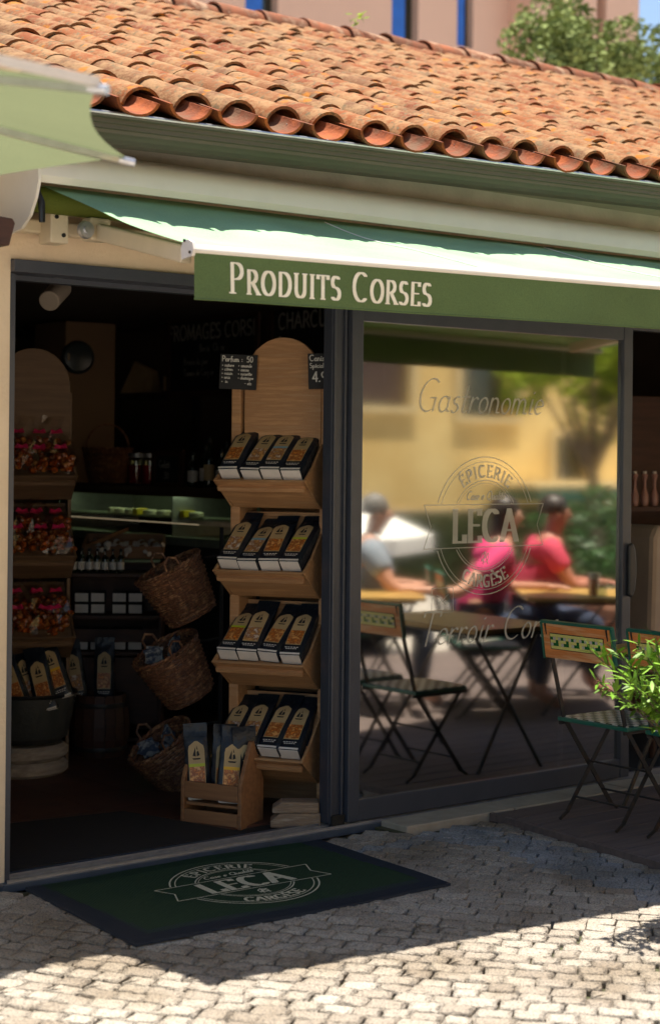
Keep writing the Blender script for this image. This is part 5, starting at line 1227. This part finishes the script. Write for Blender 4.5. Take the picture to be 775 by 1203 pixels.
ch1 = make_chair('bistro chair with tiled wooden backrest and black folding legs nearest the glass door', (2.362, -.665, .026), 0)
dup(ch1, (2.372, -1.13, .026), R(-5), 'bistro chair second from the glass door, mostly hidden behind the leafy shrub')
cpos = [((4.02, -1.98), 35, 'bistro chair with its patterned back turned between the two diners'), ((4.96, -2.56), 39, 'bistro chair carrying the seated man in pink'),
        ((3.80, -2.96), 39, 'bistro chair carrying the man in grey'), ((4.27, -2.36), 39, 'bistro chair carrying the woman in pink')]
for (cx_, cy_), dg, lab in cpos: dup(ch1, (cx_, cy_, .026), R(dg), lab)
def make_table(label, loc, rz, L_=.75, W_=.65):
    t_ = thing('bistro_table', label, 'table', loc, rz, 'bistro tables on the terrace')
    for k in range(5): q = MB(); q.box((0, -W_ / 2 + W_ / 5 * (k + .5), .712), (L_, W_ / 5 - .004, .024)); q.build('plank', 'table_wood', t_, bevel=.003)
    q = MB(); q.box((0, 0, .69), (L_ - .1, W_ - .1, .02)); q.build('frame', 'rust_metal', t_)
    for sx in (-1, 1):
        for sy in (-1, 1): q = MB(); q.tube([(sx * L_ * .36, sy * W_ * .38, .69), (-sx * L_ * .36, sy * W_ * .42, .0)], .010, 6); q.build('leg', 'rust_metal', t_)
    return t_
make_table('wooden bistro table beside the glass door, just outside the right edge', (3.10, -.86, .026), R(4), .58, .95)
make_table('wooden bistro table with the beer, in front of the two people in pink', (4.92, -1.72, .026), R(39), .72, .80)
make_table('small wooden bistro table at the elbow of the man in grey', (3.85, -2.35, .026), R(39), .5, .6)
# drinks
bp0 = Vector((4.60, -1.47, .753)); bp0 = Vector((4.78, -1.46, .751))
t_ = thing('beer_glass', 'glass of amber beer with pale foam on the wooden table', 'beer glass', bp0); q = MB(); q.lathe([(.030, 0), (.036, .12), (.038, .15)], (0, 0, 0), 16); q.build('glass', 'clear_glass', t_, smooth=True)
q = MB(); q.lathe([(.027, .008), (.034, .11)], (0, 0, 0), 16); q.build('beer', 'beer', t_, smooth=True); q = MB(); q.lathe([(.034, .1105), (.036, .145)], (0, 0, 0), 16); q.build('foam', 'foam', t_, smooth=True)
t_ = thing('water_glass', 'short clear water glass beside the beer', 'glass', bp0 + Vector((.10, -.02, 0))); q = MB(); q.lathe([(.030, 0), (.036, .09)], (0, 0, 0), 14); q.build('glass', 'clear_glass', t_, smooth=True); q = MB(); q.lathe([(.028, .006), (.032, .06)], (0, 0, 0), 14); q.build('water', 'clear_glass', t_)

# ---- people, seated
def skin(name, J, E_, root, mt_, parent, sub=2):
    ks = list(J); me = bpy.data.meshes.new(name); me.from_pydata([J[k][0] for k in ks], [(ks.index(a), ks.index(b_)) for a, b_ in E_], []); me.materials.append(MATS[mt_])
    o = bpy.data.objects.new(name, me); COL.objects.link(o); o.parent = parent
    md = o.modifiers.new('skin', 'SKIN'); md.use_smooth_shade = True
    sv = me.skin_vertices[0].data
    for i, k in enumerate(ks):
        r = J[k][1]; sv[i].radius = r if isinstance(r, tuple) else (r, r); sv[i].use_root = (k == root)
    m2 = o.modifiers.new('sub', 'SUBSURF'); m2.levels = sub; m2.render_levels = sub
    return o
def person(label, loc, rz, skinm, shirt, hair, longhair=False, arms=((.42, .12), (.40, -.02)), lean=.10, head_turn=0.0, bulk=1.0, left_up=None):
    """local: faces +x, z up, hips on a .45 m seat"""
    t_ = thing('person', label, 'person', loc, rz); J = {}; E_ = []
    V = Vector; B = bulk
    J['pel'] = (V((0, 0, .53)), (.13 * B, .15 * B)); J['wai'] = (V((lean * .3, 0, .70)), (.105 * B, .14 * B)); J['che'] = (V((lean * .8, 0, .90)), (.11 * B, .155 * B)); J['nb'] = (V((lean * 1.05, 0, 1.03)), (.07, .09)); J['nk'] = (V((lean * 1.2, 0, 1.10)), .052)
    hd = V((lean * 1.3 + .02, 0, 1.20)); ht = head_turn
    J['hd'] = (hd, (.078, .074)); J['ht'] = (hd + V((0, 0, .085)), (.070, .066)); J['jaw'] = (hd + V((.045 * math.cos(ht), .045 * math.sin(ht), -.045)), (.040, .040)); J['nose'] = (hd + V((.098 * math.cos(ht), .098 * math.sin(ht), .012)), (.011, .011)); J['nz0'] = (hd + V((.07 * math.cos(ht), .07 * math.sin(ht), .020)), (.030, .030))
    E_ += [('pel', 'wai'), ('wai', 'che'), ('che', 'nb'), ('nb', 'nk'), ('nk', 'hd'), ('hd', 'ht'), ('hd', 'jaw'), ('hd', 'nz0'), ('nz0', 'nose')]
    clo = {k: J[k] for k in ('pel', 'wai', 'che', 'nb')}; 
    hands = []
    for si, (sx, (ex, ey)) in enumerate(zip((1, -1), arms)):
        n_ = 'LR'[si]; sh = V((lean * .95, sx * .185 * B, 1.0)); wr = V((ex, ey, .77)) if not (left_up and si == left_up[0]) else V(left_up[1])
        md_ = (sh + wr) / 2; el = md_ + V((-.04, sx * .10, -.13)); 
        J[n_ + 'sh'] = (sh, .060 * B); J[n_ + 'el'] = (el, .042 * B); J[n_ + 'fa'] = (el.lerp(wr, .35), .040 * B); J[n_ + 'wr'] = (wr, .026)
        d = (wr - el).normalized(); side = d.cross(V((0, 0, 1))).normalized(); pm = wr + d * .045; J[n_ + 'pm'] = (pm, (.034, .018))
        E_ += [('nb', n_ + 'sh'), (n_ + 'sh', n_ + 'el'), (n_ + 'el', n_ + 'fa'), (n_ + 'fa', n_ + 'wr'), (n_ + 'wr', n_ + 'pm')]
        for f in range(4):
            off = side * (.026 - .0175 * f); L_ = (.062, .074, .070, .055)[f]; b_ = pm + d * .028 + off
            J['%sf%da' % (n_, f)] = (b_, .0095); J['%sf%db' % (n_, f)] = (b_ + d * L_ * .5 + V((0, 0, -.004)), .0085); J['%sf%dc' % (n_, f)] = (b_ + d * L_ * .85 + V((0, 0, -.018)), .0075)
            E_ += [(n_ + 'pm', '%sf%da' % (n_, f)), ('%sf%da' % (n_, f), '%sf%db' % (n_, f)), ('%sf%db' % (n_, f), '%sf%dc' % (n_, f))]
        tb = wr + d * .02 + side * .03 * sx; J[n_ + 'ta'] = (tb, .011); J[n_ + 'tb'] = (tb + d * .035 + side * .018 * sx, .009); E_ += [(n_ + 'wr', n_ + 'ta'), (n_ + 'ta', n_ + 'tb')]
        hp = V((.02, sx * .10, .52)); kn = V((.45, sx * .12, .52)); an = V((.42, sx * .12, .10)); to = V((.56, sx * .13, .045))
        J[n_ + 'hp'] = (hp, .092 * B); J[n_ + 'kn'] = (kn, .062); J[n_ + 'cf'] = (kn.lerp(an, .35), .055); J[n_ + 'an'] = (an, .038); J[n_ + 'to'] = (to, (.030, .040))
        E_ += [('pel', n_ + 'hp'), (n_ + 'hp', n_ + 'kn'), (n_ + 'kn', n_ + 'cf'), (n_ + 'cf', n_ + 'an'), (n_ + 'an', n_ + 'to')]
    skin('body', J, E_, 'pel', skinm, t_)
    def big(k, g_): p, r = J[k]; return (p, tuple(x + g_ for x in r) if isinstance(r, tuple) else r + g_)
    C1 = {k: big(k, .016) for k in ('pel', 'wai', 'che')}; C1['nb'] = (J['nb'][0] - V((0, 0, .025)), (.085, .105)); CE = [('pel', 'wai'), ('wai', 'che'), ('che', 'nb')]
    for n_ in 'LR':
        C1[n_ + 'sh'] = big(n_ + 'sh', .016); C1[n_ + 'sl'] = (J[n_ + 'sh'][0].lerp(J[n_ + 'el'][0], .62), .072 * B); CE += [('nb', n_ + 'sh'), (n_ + 'sh', n_ + 'sl')]
    skin('shirt', C1, CE, 'pel', shirt, t_)
    C2 = {'pel': (J['pel'][0] - V((0, 0, .01)), (.15 * B, .168 * B))}; CE = []
    for n_ in 'LR':
        for k in ('hp', 'kn', 'cf'): C2[n_ + k] = big(n_ + k, .014)
        C2[n_ + 'an'] = (J[n_ + 'an'][0] + V((0, 0, .05)), .055); CE += [('pel', n_ + 'hp'), (n_ + 'hp', n_ + 'kn'), (n_ + 'kn', n_ + 'cf'), (n_ + 'cf', n_ + 'an')]
    skin('trousers', C2, CE, 'pel', 'denim', t_)
    fw = V((math.cos(ht), math.sin(ht), 0)); q = MB(); rr_ = random.Random(len(label))
    def blob(c, rx, ry, rz_, cut=-2):
        vs = []; n1, n2 = 12, 18
        for i in range(n1 + 1):
            th_ = PI * i / n1
            for k in range(n2):
                ph = 2 * PI * k / n2; jj = 1 + rr_.uniform(-.05, .05); vs.append(c + V((rx * math.sin(th_) * math.cos(ph), ry * math.sin(th_) * math.sin(ph), max(cut, math.cos(th_)) * rz_)) * jj)
        q.add(vs, [(i * n2 + k, i * n2 + (k + 1) % n2, (i + 1) * n2 + (k + 1) % n2, (i + 1) * n2 + k) for i in range(n1) for k in range(n2)])
    blob(hd + V((0, 0, .062)) - fw * .030, .098, .094, .098, -.35)
    if longhair: blob(hd - fw * .055 + V((0, 0, -.06)), .072, .088, .15)
    q.build('hair', hair, t_, smooth=True, fix=False)
    for sx in (-1, 1):
        sv_ = V((-fw.y, fw.x, 0)) * sx; q = MB(); q.lathe([(.004, -.01), (.010, 0), (.004, .01)], hd + fw * .074 + sv_ * .028 + V((0, 0, .030)), 8); q.build('eye', 'hair_dark', t_, smooth=True)
        q = MB(); q.lathe([(.012, -.024), (.018, 0), (.014, .020)], hd + sv_ * .078 + V((0, 0, .01)), 8); q.build('ear', skinm, t_, smooth=True)
    q = MB(); q.tube([hd + fw * .088 + V((-fw.y, fw.x, 0)) * s_ * .02 + V((0, 0, -.042)) for s_ in (-1, 0, 1)], .005, 5); q.build('mouth', 'rose_cloth', t_)
    return t_
person('man in a grey short-sleeved shirt seated with his back half turned, seen in the glass', (4.00, -2.80, .0), R(39), 'skin', 'grey_cloth', 'hair_grey', bulk=1.15, arms=((.46, .15), (.40, -.12)))
person('dark-haired woman in a pink shirt leaning on the table, reaching toward her neighbour', (4.47, -2.20, .0), R(33), 'skin', 'pink_cloth', 'hair_dark', True, arms=((.55, .06), (.52, -.06)), lean=.16, head_turn=.25, left_up=(0, (-.38, .30, .78)))
person('man in a rose pink printed shirt with clasped hands on the table', (5.16, -2.40, .0), R(39), 'skin_red', 'rose_cloth', 'hair_dark', bulk=1.08, arms=((.50, .05), (.50, -.03)), lean=.14, head_turn=.1)

# ---- leafy plant in a pot at the right edge
def make_leaf(name, L_, W_, mt_, fold=.15, nseg=4):
    q = MB(); vs = []
    for i in range(nseg + 1):
        t_ = i / nseg; w_ = W_ * math.sin(PI * min(1, t_ * .92 + .06)) ** .8 / 2; z = -.10 * L_ * t_ * t_
        vs += [(-w_, L_ * t_, z + fold * w_), (0, L_ * t_, z), (w_, L_ * t_, z + fold * w_)]
    q.add(vs, [(3 * i, 3 * i + 1, 3 * i + 4, 3 * i + 3) for i in range(nseg)] + [(3 * i + 1, 3 * i + 2, 3 * i + 5, 3 * i + 4) for i in range(nseg)])
    return q, q.mesh(name, mt_, smooth=True, fix=False)
lq, lme = make_leaf('leaf', .064, .0145, 'leaf')
pp = Vector((2.12, -1.62, 0))
plant = thing('potted_shrub', 'bright green narrow-leaved shrub reaching in at the right edge in front of the chairs', 'potted plant', pp)
q = MB(); q.lathe([(.13, 0), (.17, .26), (.185, .30), (.185, .33), (.165, .33), (.15, .27), (.02, .26)], (0, 0, 0), 24); q.build('pot', 'pot_clay', plant, smooth=True)
rr = random.Random(11); n_leaf = 0; extra = MB()
targets = [at(692, 764, 5.82), at(712, 756, 5.87), at(700, 800, 5.77), at(735, 778, 5.87), at(742, 798, 5.77), at(722, 812, 5.72), at(748, 756, 5.87), at(768, 748, 5.82), at(765, 800, 5.67), at(773, 815, 5.72), at(760, 772, 5.77), at(726, 790, 5.67), at(755, 812, 5.77), at(772, 770, 5.57)]
for k in range(60):
    v = pp + Vector((rr.uniform(-.42, .45), rr.uniform(-.25, .55), rr.uniform(.5, 1.05)))
    if proj(v)[0] > 748 and proj(v)[1] < 805 and len(targets) < 20: targets.append(v)
leaves = []
for bi, tg in enumerate(targets):
    a = Vector((0, 0, .28)); b_ = tg - pp; mid_ = a.lerp(b_, .5) + Vector((rr.uniform(-.03, .03), rr.uniform(-.03, .03), .10)); path = [a]
    for i in range(1, 9): t_ = i / 8; path.append(a.lerp(mid_, t_).lerp(mid_.lerp(b_, t_), t_))
    q = MB(); q.tube(path, [.006 - .0045 * i / 8 for i in range(9)], 5); q.build('branch', 'bark', plant)
    L_ = sum((path[i + 1] - path[i]).length for i in range(8)); 
    nl = 30
    for i in range(nl):
        t_ = .55 + .45 * i / (nl - 1); f_ = t_ * 8; i0 = min(7, int(f_)); p = path[i0].lerp(path[i0 + 1], f_ - i0); d = (path[i0 + 1] - path[i0]).normalized()
        rnd_ = Vector((rr.uniform(-1, 1), rr.uniform(-1, 1), rr.uniform(-.5, .8))); side = (rnd_ - d * rnd_.dot(d)).normalized(); dr = (side * rr.uniform(.6, 1.1) + d * rr.uniform(.4, 1.0)).normalized()
        up = Vector((rr.uniform(-.4, .4), rr.uniform(-.4, .4), 1)); x = dr.cross(up).normalized(); z = x.cross(dr); M = Matrix((x, dr, z)).transposed().to_4x4(); M.translation = p
        px_, py_, Zz = proj(pp + p); leaves.append((0 if (px_ < 800 and 700 < py_) else 1, len(leaves), M, rr.uniform(.75, 1.2)))
leaves.sort(key=lambda l: (l[0], l[1]))
for rank, (_, _, M, s_) in enumerate(leaves):
    if rank < 290: o = bpy.data.objects.new('leaf', lme); COL.objects.link(o); o.parent = plant; o.matrix_local = M @ Matrix.Scale(s_, 4)
    else: extra.add([M @ (Vector(v) * s_) for v in lq.v], lq.f)
tag(extra.build('leaves', 'leaf', plant, smooth=True, fix=False), kind='stuff')

# ============================================================ THE OTHER SIDE OF THE STREET (mirrored in the glass)
YB = -11.0
th = thing('yellow_townhouse', 'warm yellow rendered house across the street, mirrored in the shop glass', 'house', (13, YB, 0))
wins = [(-3.7, -1.26, 2.25, 3.95), (-.35, .66, 2.15, 3.85), (3.3, 4.5, 2.2, 3.9), (1.45, 2.25, 1.28, 1.90), (-7.2, -5.9, 2.2, 3.9), (-10.5, -9.2, 2.2, 3.9)]
def wall_with_holes(par, mt_, x0, x1, z0, z1, holes, th_=.35, name='wall'):
    xs = sorted({x0, x1} | {h[0] for h in holes} | {h[1] for h in holes}); q = MB(); k = 0
    for a, b_ in zip(xs, xs[1:]):
        z = z0
        for h in sorted([h for h in holes if h[0] <= a + 1e-6 and h[1] >= b_ - 1e-6], key=lambda h: h[2]):
            if h[2] > z: q.box(((a + b_) / 2, -th_ / 2, (z + h[2]) / 2), (b_ - a, th_, h[2] - z))
            z = h[3]
        if z < z1: q.box(((a + b_) / 2, -th_ / 2, (z + z1) / 2), (b_ - a, th_, z1 - z))
    return q.build(name, mt_, par)
wall_with_holes(th, 'yellow_render', -16, 16, 0, 7.5, wins)
q = MB(); q.box((0, .03, .45), (32, .10, .9)); q.build('plinth', 'stone_slab', th)
q = MB(); q.box((0, .06, 4.9), (32, .14, .22)); q.build('string_course', 'yellow_trim', th)
q = MB(); q.box((0, -.6, 7.58), (33, 2.6, .18)); q.build('roof', 'clay_tile', th)
for wi, (x0, x1, z0, z1) in enumerate(wins):
    f = MB(); 
    for (cx_, cz_, sx_, sz_) in (((x0 + x1) / 2, z0 - .05, x1 - x0 + .24, .10), ((x0 + x1) / 2, z1 + .06, x1 - x0 + .2, .12), (x0 - .06, (z0 + z1) / 2, .12, z1 - z0), (x1 + .06, (z0 + z1) / 2, .12, z1 - z0)): f.box((cx_, .02, cz_), (sx_, .08, sz_))
    wn = f.build('window', 'yellow_trim', th)
    q = MB(); q.box(((x0 + x1) / 2, -.22, (z0 + z1) / 2), (x1 - x0, .02, z1 - z0)); q.build('pane', 'bottle_glass', wn)
    if wi in (0, 2, 4, 5):
        for hx in ((x0, (x0 + x1) / 2), ((x0 + x1) / 2, x1)):
            q = MB(); w_ = hx[1] - hx[0]
            for k in range(24): q.box(((hx[0] + hx[1]) / 2, -.10, z0 + .05 + (z1 - z0 - .1) * (k + .5) / 24), (w_ - .1, .012, (z1 - z0) / 24 * .9), (R(35), 0, 0))
            tag(q.build('shutter_slats', 'shutter', wn), kind='stuff')
            q = MB()
            for xx in (hx[0] + .03, hx[1] - .03): q.box((xx, -.10, (z0 + z1) / 2), (.055, .04, z1 - z0 - .01))
            q.build('shutter_frame', 'shutter', wn)
q = MB(); q.box((1.9, .5, 1.22), (3.6, .9, .06)); q.build('canopy', 'yellow_trim', th)
q = MB(); q.box((1.9, .55, 1.10), (3.5, .85, .14)); q.build('canopy_valance', 'teal_paint', th)
# street tree, parasol, hedge and pots there
def leafy(par, c, rad, n_, size, mt_, seed, flat=1.0, clumps=14):
    rr = random.Random(seed); q = MB(); cl = []
    for k in range(clumps):
        v = Vector((rr.gauss(0, 1), rr.gauss(0, 1), rr.gauss(0, 1))).normalized() * rr.uniform(.35, 1.0); cl.append((Vector((v.x * rad, v.y * rad, v.z * rad * flat)), rad * rr.uniform(.22, .42)))
    for k in range(n_):
        cc, cr_ = cl[rr.randrange(clumps)]; v = Vector((rr.gauss(0, 1), rr.gauss(0, 1), rr.gauss(0, 1))).normalized() * cr_ * rr.uniform(.5, 1.05) ** .5; p = Vector(c) + cc + v
        d = Vector((rr.uniform(-1, 1), rr.uniform(-1, 1), rr.uniform(-.6, .6))).normalized(); u = d.cross(Vector((rr.uniform(-1, 1), rr.uniform(-1, 1), rr.uniform(-1, 1)))).normalized(); s_ = size * rr.uniform(.6, 1.3)
        q.add([p - d * s_, p + u * s_ * .42, p + d * s_, p - u * s_ * .42], [(0, 1, 2, 3)])
    o = q.build('crown', mt_, par, fix=False); tag(o, kind='stuff'); return cl
def tree(label, loc, hgt, rad, n_, size, mt_, seed, flat=.8, clumps=14, name='street_tree', group=None):
    t_ = thing(name, label, 'tree', loc, 0, group); cl = leafy(t_, (0, 0, hgt), rad, n_, size, mt_, seed, flat, clumps)
    q = MB(); q.tube([(0, 0, 0), (.03, .02, hgt * .35), (-.02, .0, hgt * .7), (0, 0, hgt)], [rad * .09, rad * .07, rad * .05, rad * .02], 9); tr = q.build('trunk', 'bark', t_, smooth=True)
    for cc, _ in cl[:9]:
        q = MB(); e = Vector((0, 0, hgt)) + cc; s_ = Vector((0, 0, hgt * .55)); q.tube([s_, s_.lerp(e, .5) + Vector((0, 0, -.05 * rad)), e], [rad * .04, rad * .025, rad * .01], 6); q.build('limb', 'bark', tr)
    return t_
tree('street tree with lime green leaves standing before the yellow house', (10.75, -6.9, 0), 2.55, 1.05, 5200, .055, 'leaf_lime', 5)
def hanging(): pass
hg = thing('clipped_hedge', 'low dark hedge along the foot of the yellow house', 'hedge', (13.2, -9.6, 0))
rr = random.Random(9); q = MB()
for k in range(7000):
    p = Vector((rr.uniform(-3.6, 3.6), rr.choice((-1, 1)) * .35 * rr.uniform(.75, 1), rr.uniform(.05, .85))) if k % 3 else Vector((rr.uniform(-3.6, 3.6), rr.uniform(-.35, .35), .85 + rr.uniform(-.06, .05)))
    d = Vector((rr.uniform(-1, 1), rr.uniform(-1, 1), rr.uniform(-1, 1))).normalized(); u = d.orthogonal().normalized(); q.add([p - d * .05, p + u * .025, p + d * .05, p - u * .025], [(0, 1, 2, 3)])
tag(q.build('foliage', 'leaf_hedge', hg, fix=False), kind='stuff')
q = MB(); q.box((0, 0, .40), (7.2, .52, .76)); q.build('core', 'leaf_hedge', hg)
# low white parasol
wp = Vector((5.55, -5.55, 0))
t_ = thing('white_parasol', 'low white canvas parasol catching the sun behind the diners', 'parasol', wp)
q = MB(); ap = Vector((0, 0, 1.50)); rp_ = [Vector((1.22 * math.cos(a), 1.22 * math.sin(a), .95)) for a in [R(39) + 2 * PI * k / 8 for k in range(8)]]
for k in range(8):
    a, b_ = rp_[k], rp_[(k + 1) % 8]; q.add([ap, a, b_], [(0, 1, 2)]); q.add([a, b_, b_ - Vector((0, 0, .13)), a - Vector((0, 0, .13))], [(0, 1, 2, 3)])
q.build('canopy', 'white_canvas', t_, fix=False)
for k in range(8): q = MB(); q.bar(ap - Vector((0, 0, .03)), rp_[k] - Vector((0, 0, .02)), .015, .02); q.build('rib', 'brown_wood', t_)
q = MB(); q.tube([(0, 0, 0), (0, 0, 1.5)], .025, 10); q.build('pole', 'brown_wood', t_); q = MB(); q.lathe([(.3, 0), (.3, .06), (.05, .1)], (0, 0, 0), 20); q.build('base', 'dark_tub', t_)
for k, (x, y, s_) in enumerate(((6.9, -3.3, 1.0), (7.7, -3.9, 1.2), (8.4, -5.2, 1.1))):
    t_ = thing('potted_bush', 'round green bush in a clay pot, %s from the diners' % ('first', 'second', 'third')[k], 'potted plant', (x, y, 0), 0, 'potted bushes across the terrace')
    q = MB(); q.lathe([(.16, 0), (.24, .36), (.22, .36), (.2, .30)], (0, 0, 0), 20); q.build('pot', 'pot_clay', t_, smooth=True); leafy(t_, (0, 0, .75 * s_), .36 * s_, 900, .04, 'leaf_dark', 20 + k, .9, 10)

# ============================================================ BEHIND THE ROOF
c_ = hit(600, 30, 'y', 30)
pb_ = thing('pink_building', 'large pink rendered block with tall blue window strips behind the roof', 'building', (26, 28, 0))
wall_with_holes(pb_, 'pink_render', -14, 4.6, 0, 22, [(.12, 1.05, 4, 19), (2.45, 3.05, 12.7, 19), (-4.6, -3.6, 4, 19), (-9, -8, 4, 19)], .5)
wall_with_holes(pb_, 'pink_render', 4.6, 8.9, 0, 22, [(5.2, 5.7, 4, 19), (7.1, 7.5, 4, 19)], .5).location = (0, .8, 0)
q = MB(); q.box((4.55, .4, 11), (.3, .9, 22)); q.build('pier', 'pink_render', pb_)
q = MB(); q.box((-2.5, -5, 22.2), (24, 11, .4)); q.build('roof', 'pink_render', pb_)
q = MB(); q.box((-2.5, -5, 11), (22.4, 8.5, 21.8)); q.build('core', 'dark_hole', pb_)
for (x0, x1, z0, z1) in ((.12, 1.05, 4, 19), (2.45, 3.05, 12.7, 19), (-4.6, -3.6, 4, 19), (-9, -8, 4, 19)):
    q = MB(); q.box((x0 + (x1 - x0) * .28, -.12, (z0 + z1) / 2), ((x1 - x0) * .56, .08, z1 - z0)); wn = q.build('window', 'blue_frame', pb_)
    q = MB(); q.box(((x0 + x1) / 2, -.3, (z0 + z1) / 2), (x1 - x0, .04, z1 - z0)); q.build('pane', 'bottle_glass', wn)
pb_.rotation_euler = (0, 0, 0); pb_.scale = (1, -1, 1)
for k, (px, py, Z, rad, mt_, n_) in enumerate(((700, 58, 27, 1.12, 'leaf_olive', 3900), (648, 75, 25, .8, 'leaf_olive', 2600), (785, 92, 29, 1.0, 'leaf_olive', 2600))):
    p = at(px, py, Z); tree('olive green tree behind the roof ridge, %s' % ('in the middle of the gap', 'lowest at the left', 'at the right edge')[k], (p.x, p.y, 0), p.z, rad, n_, .07, mt_, 40 + k, .9, 16, 'tall_tree', 'trees behind the roof')
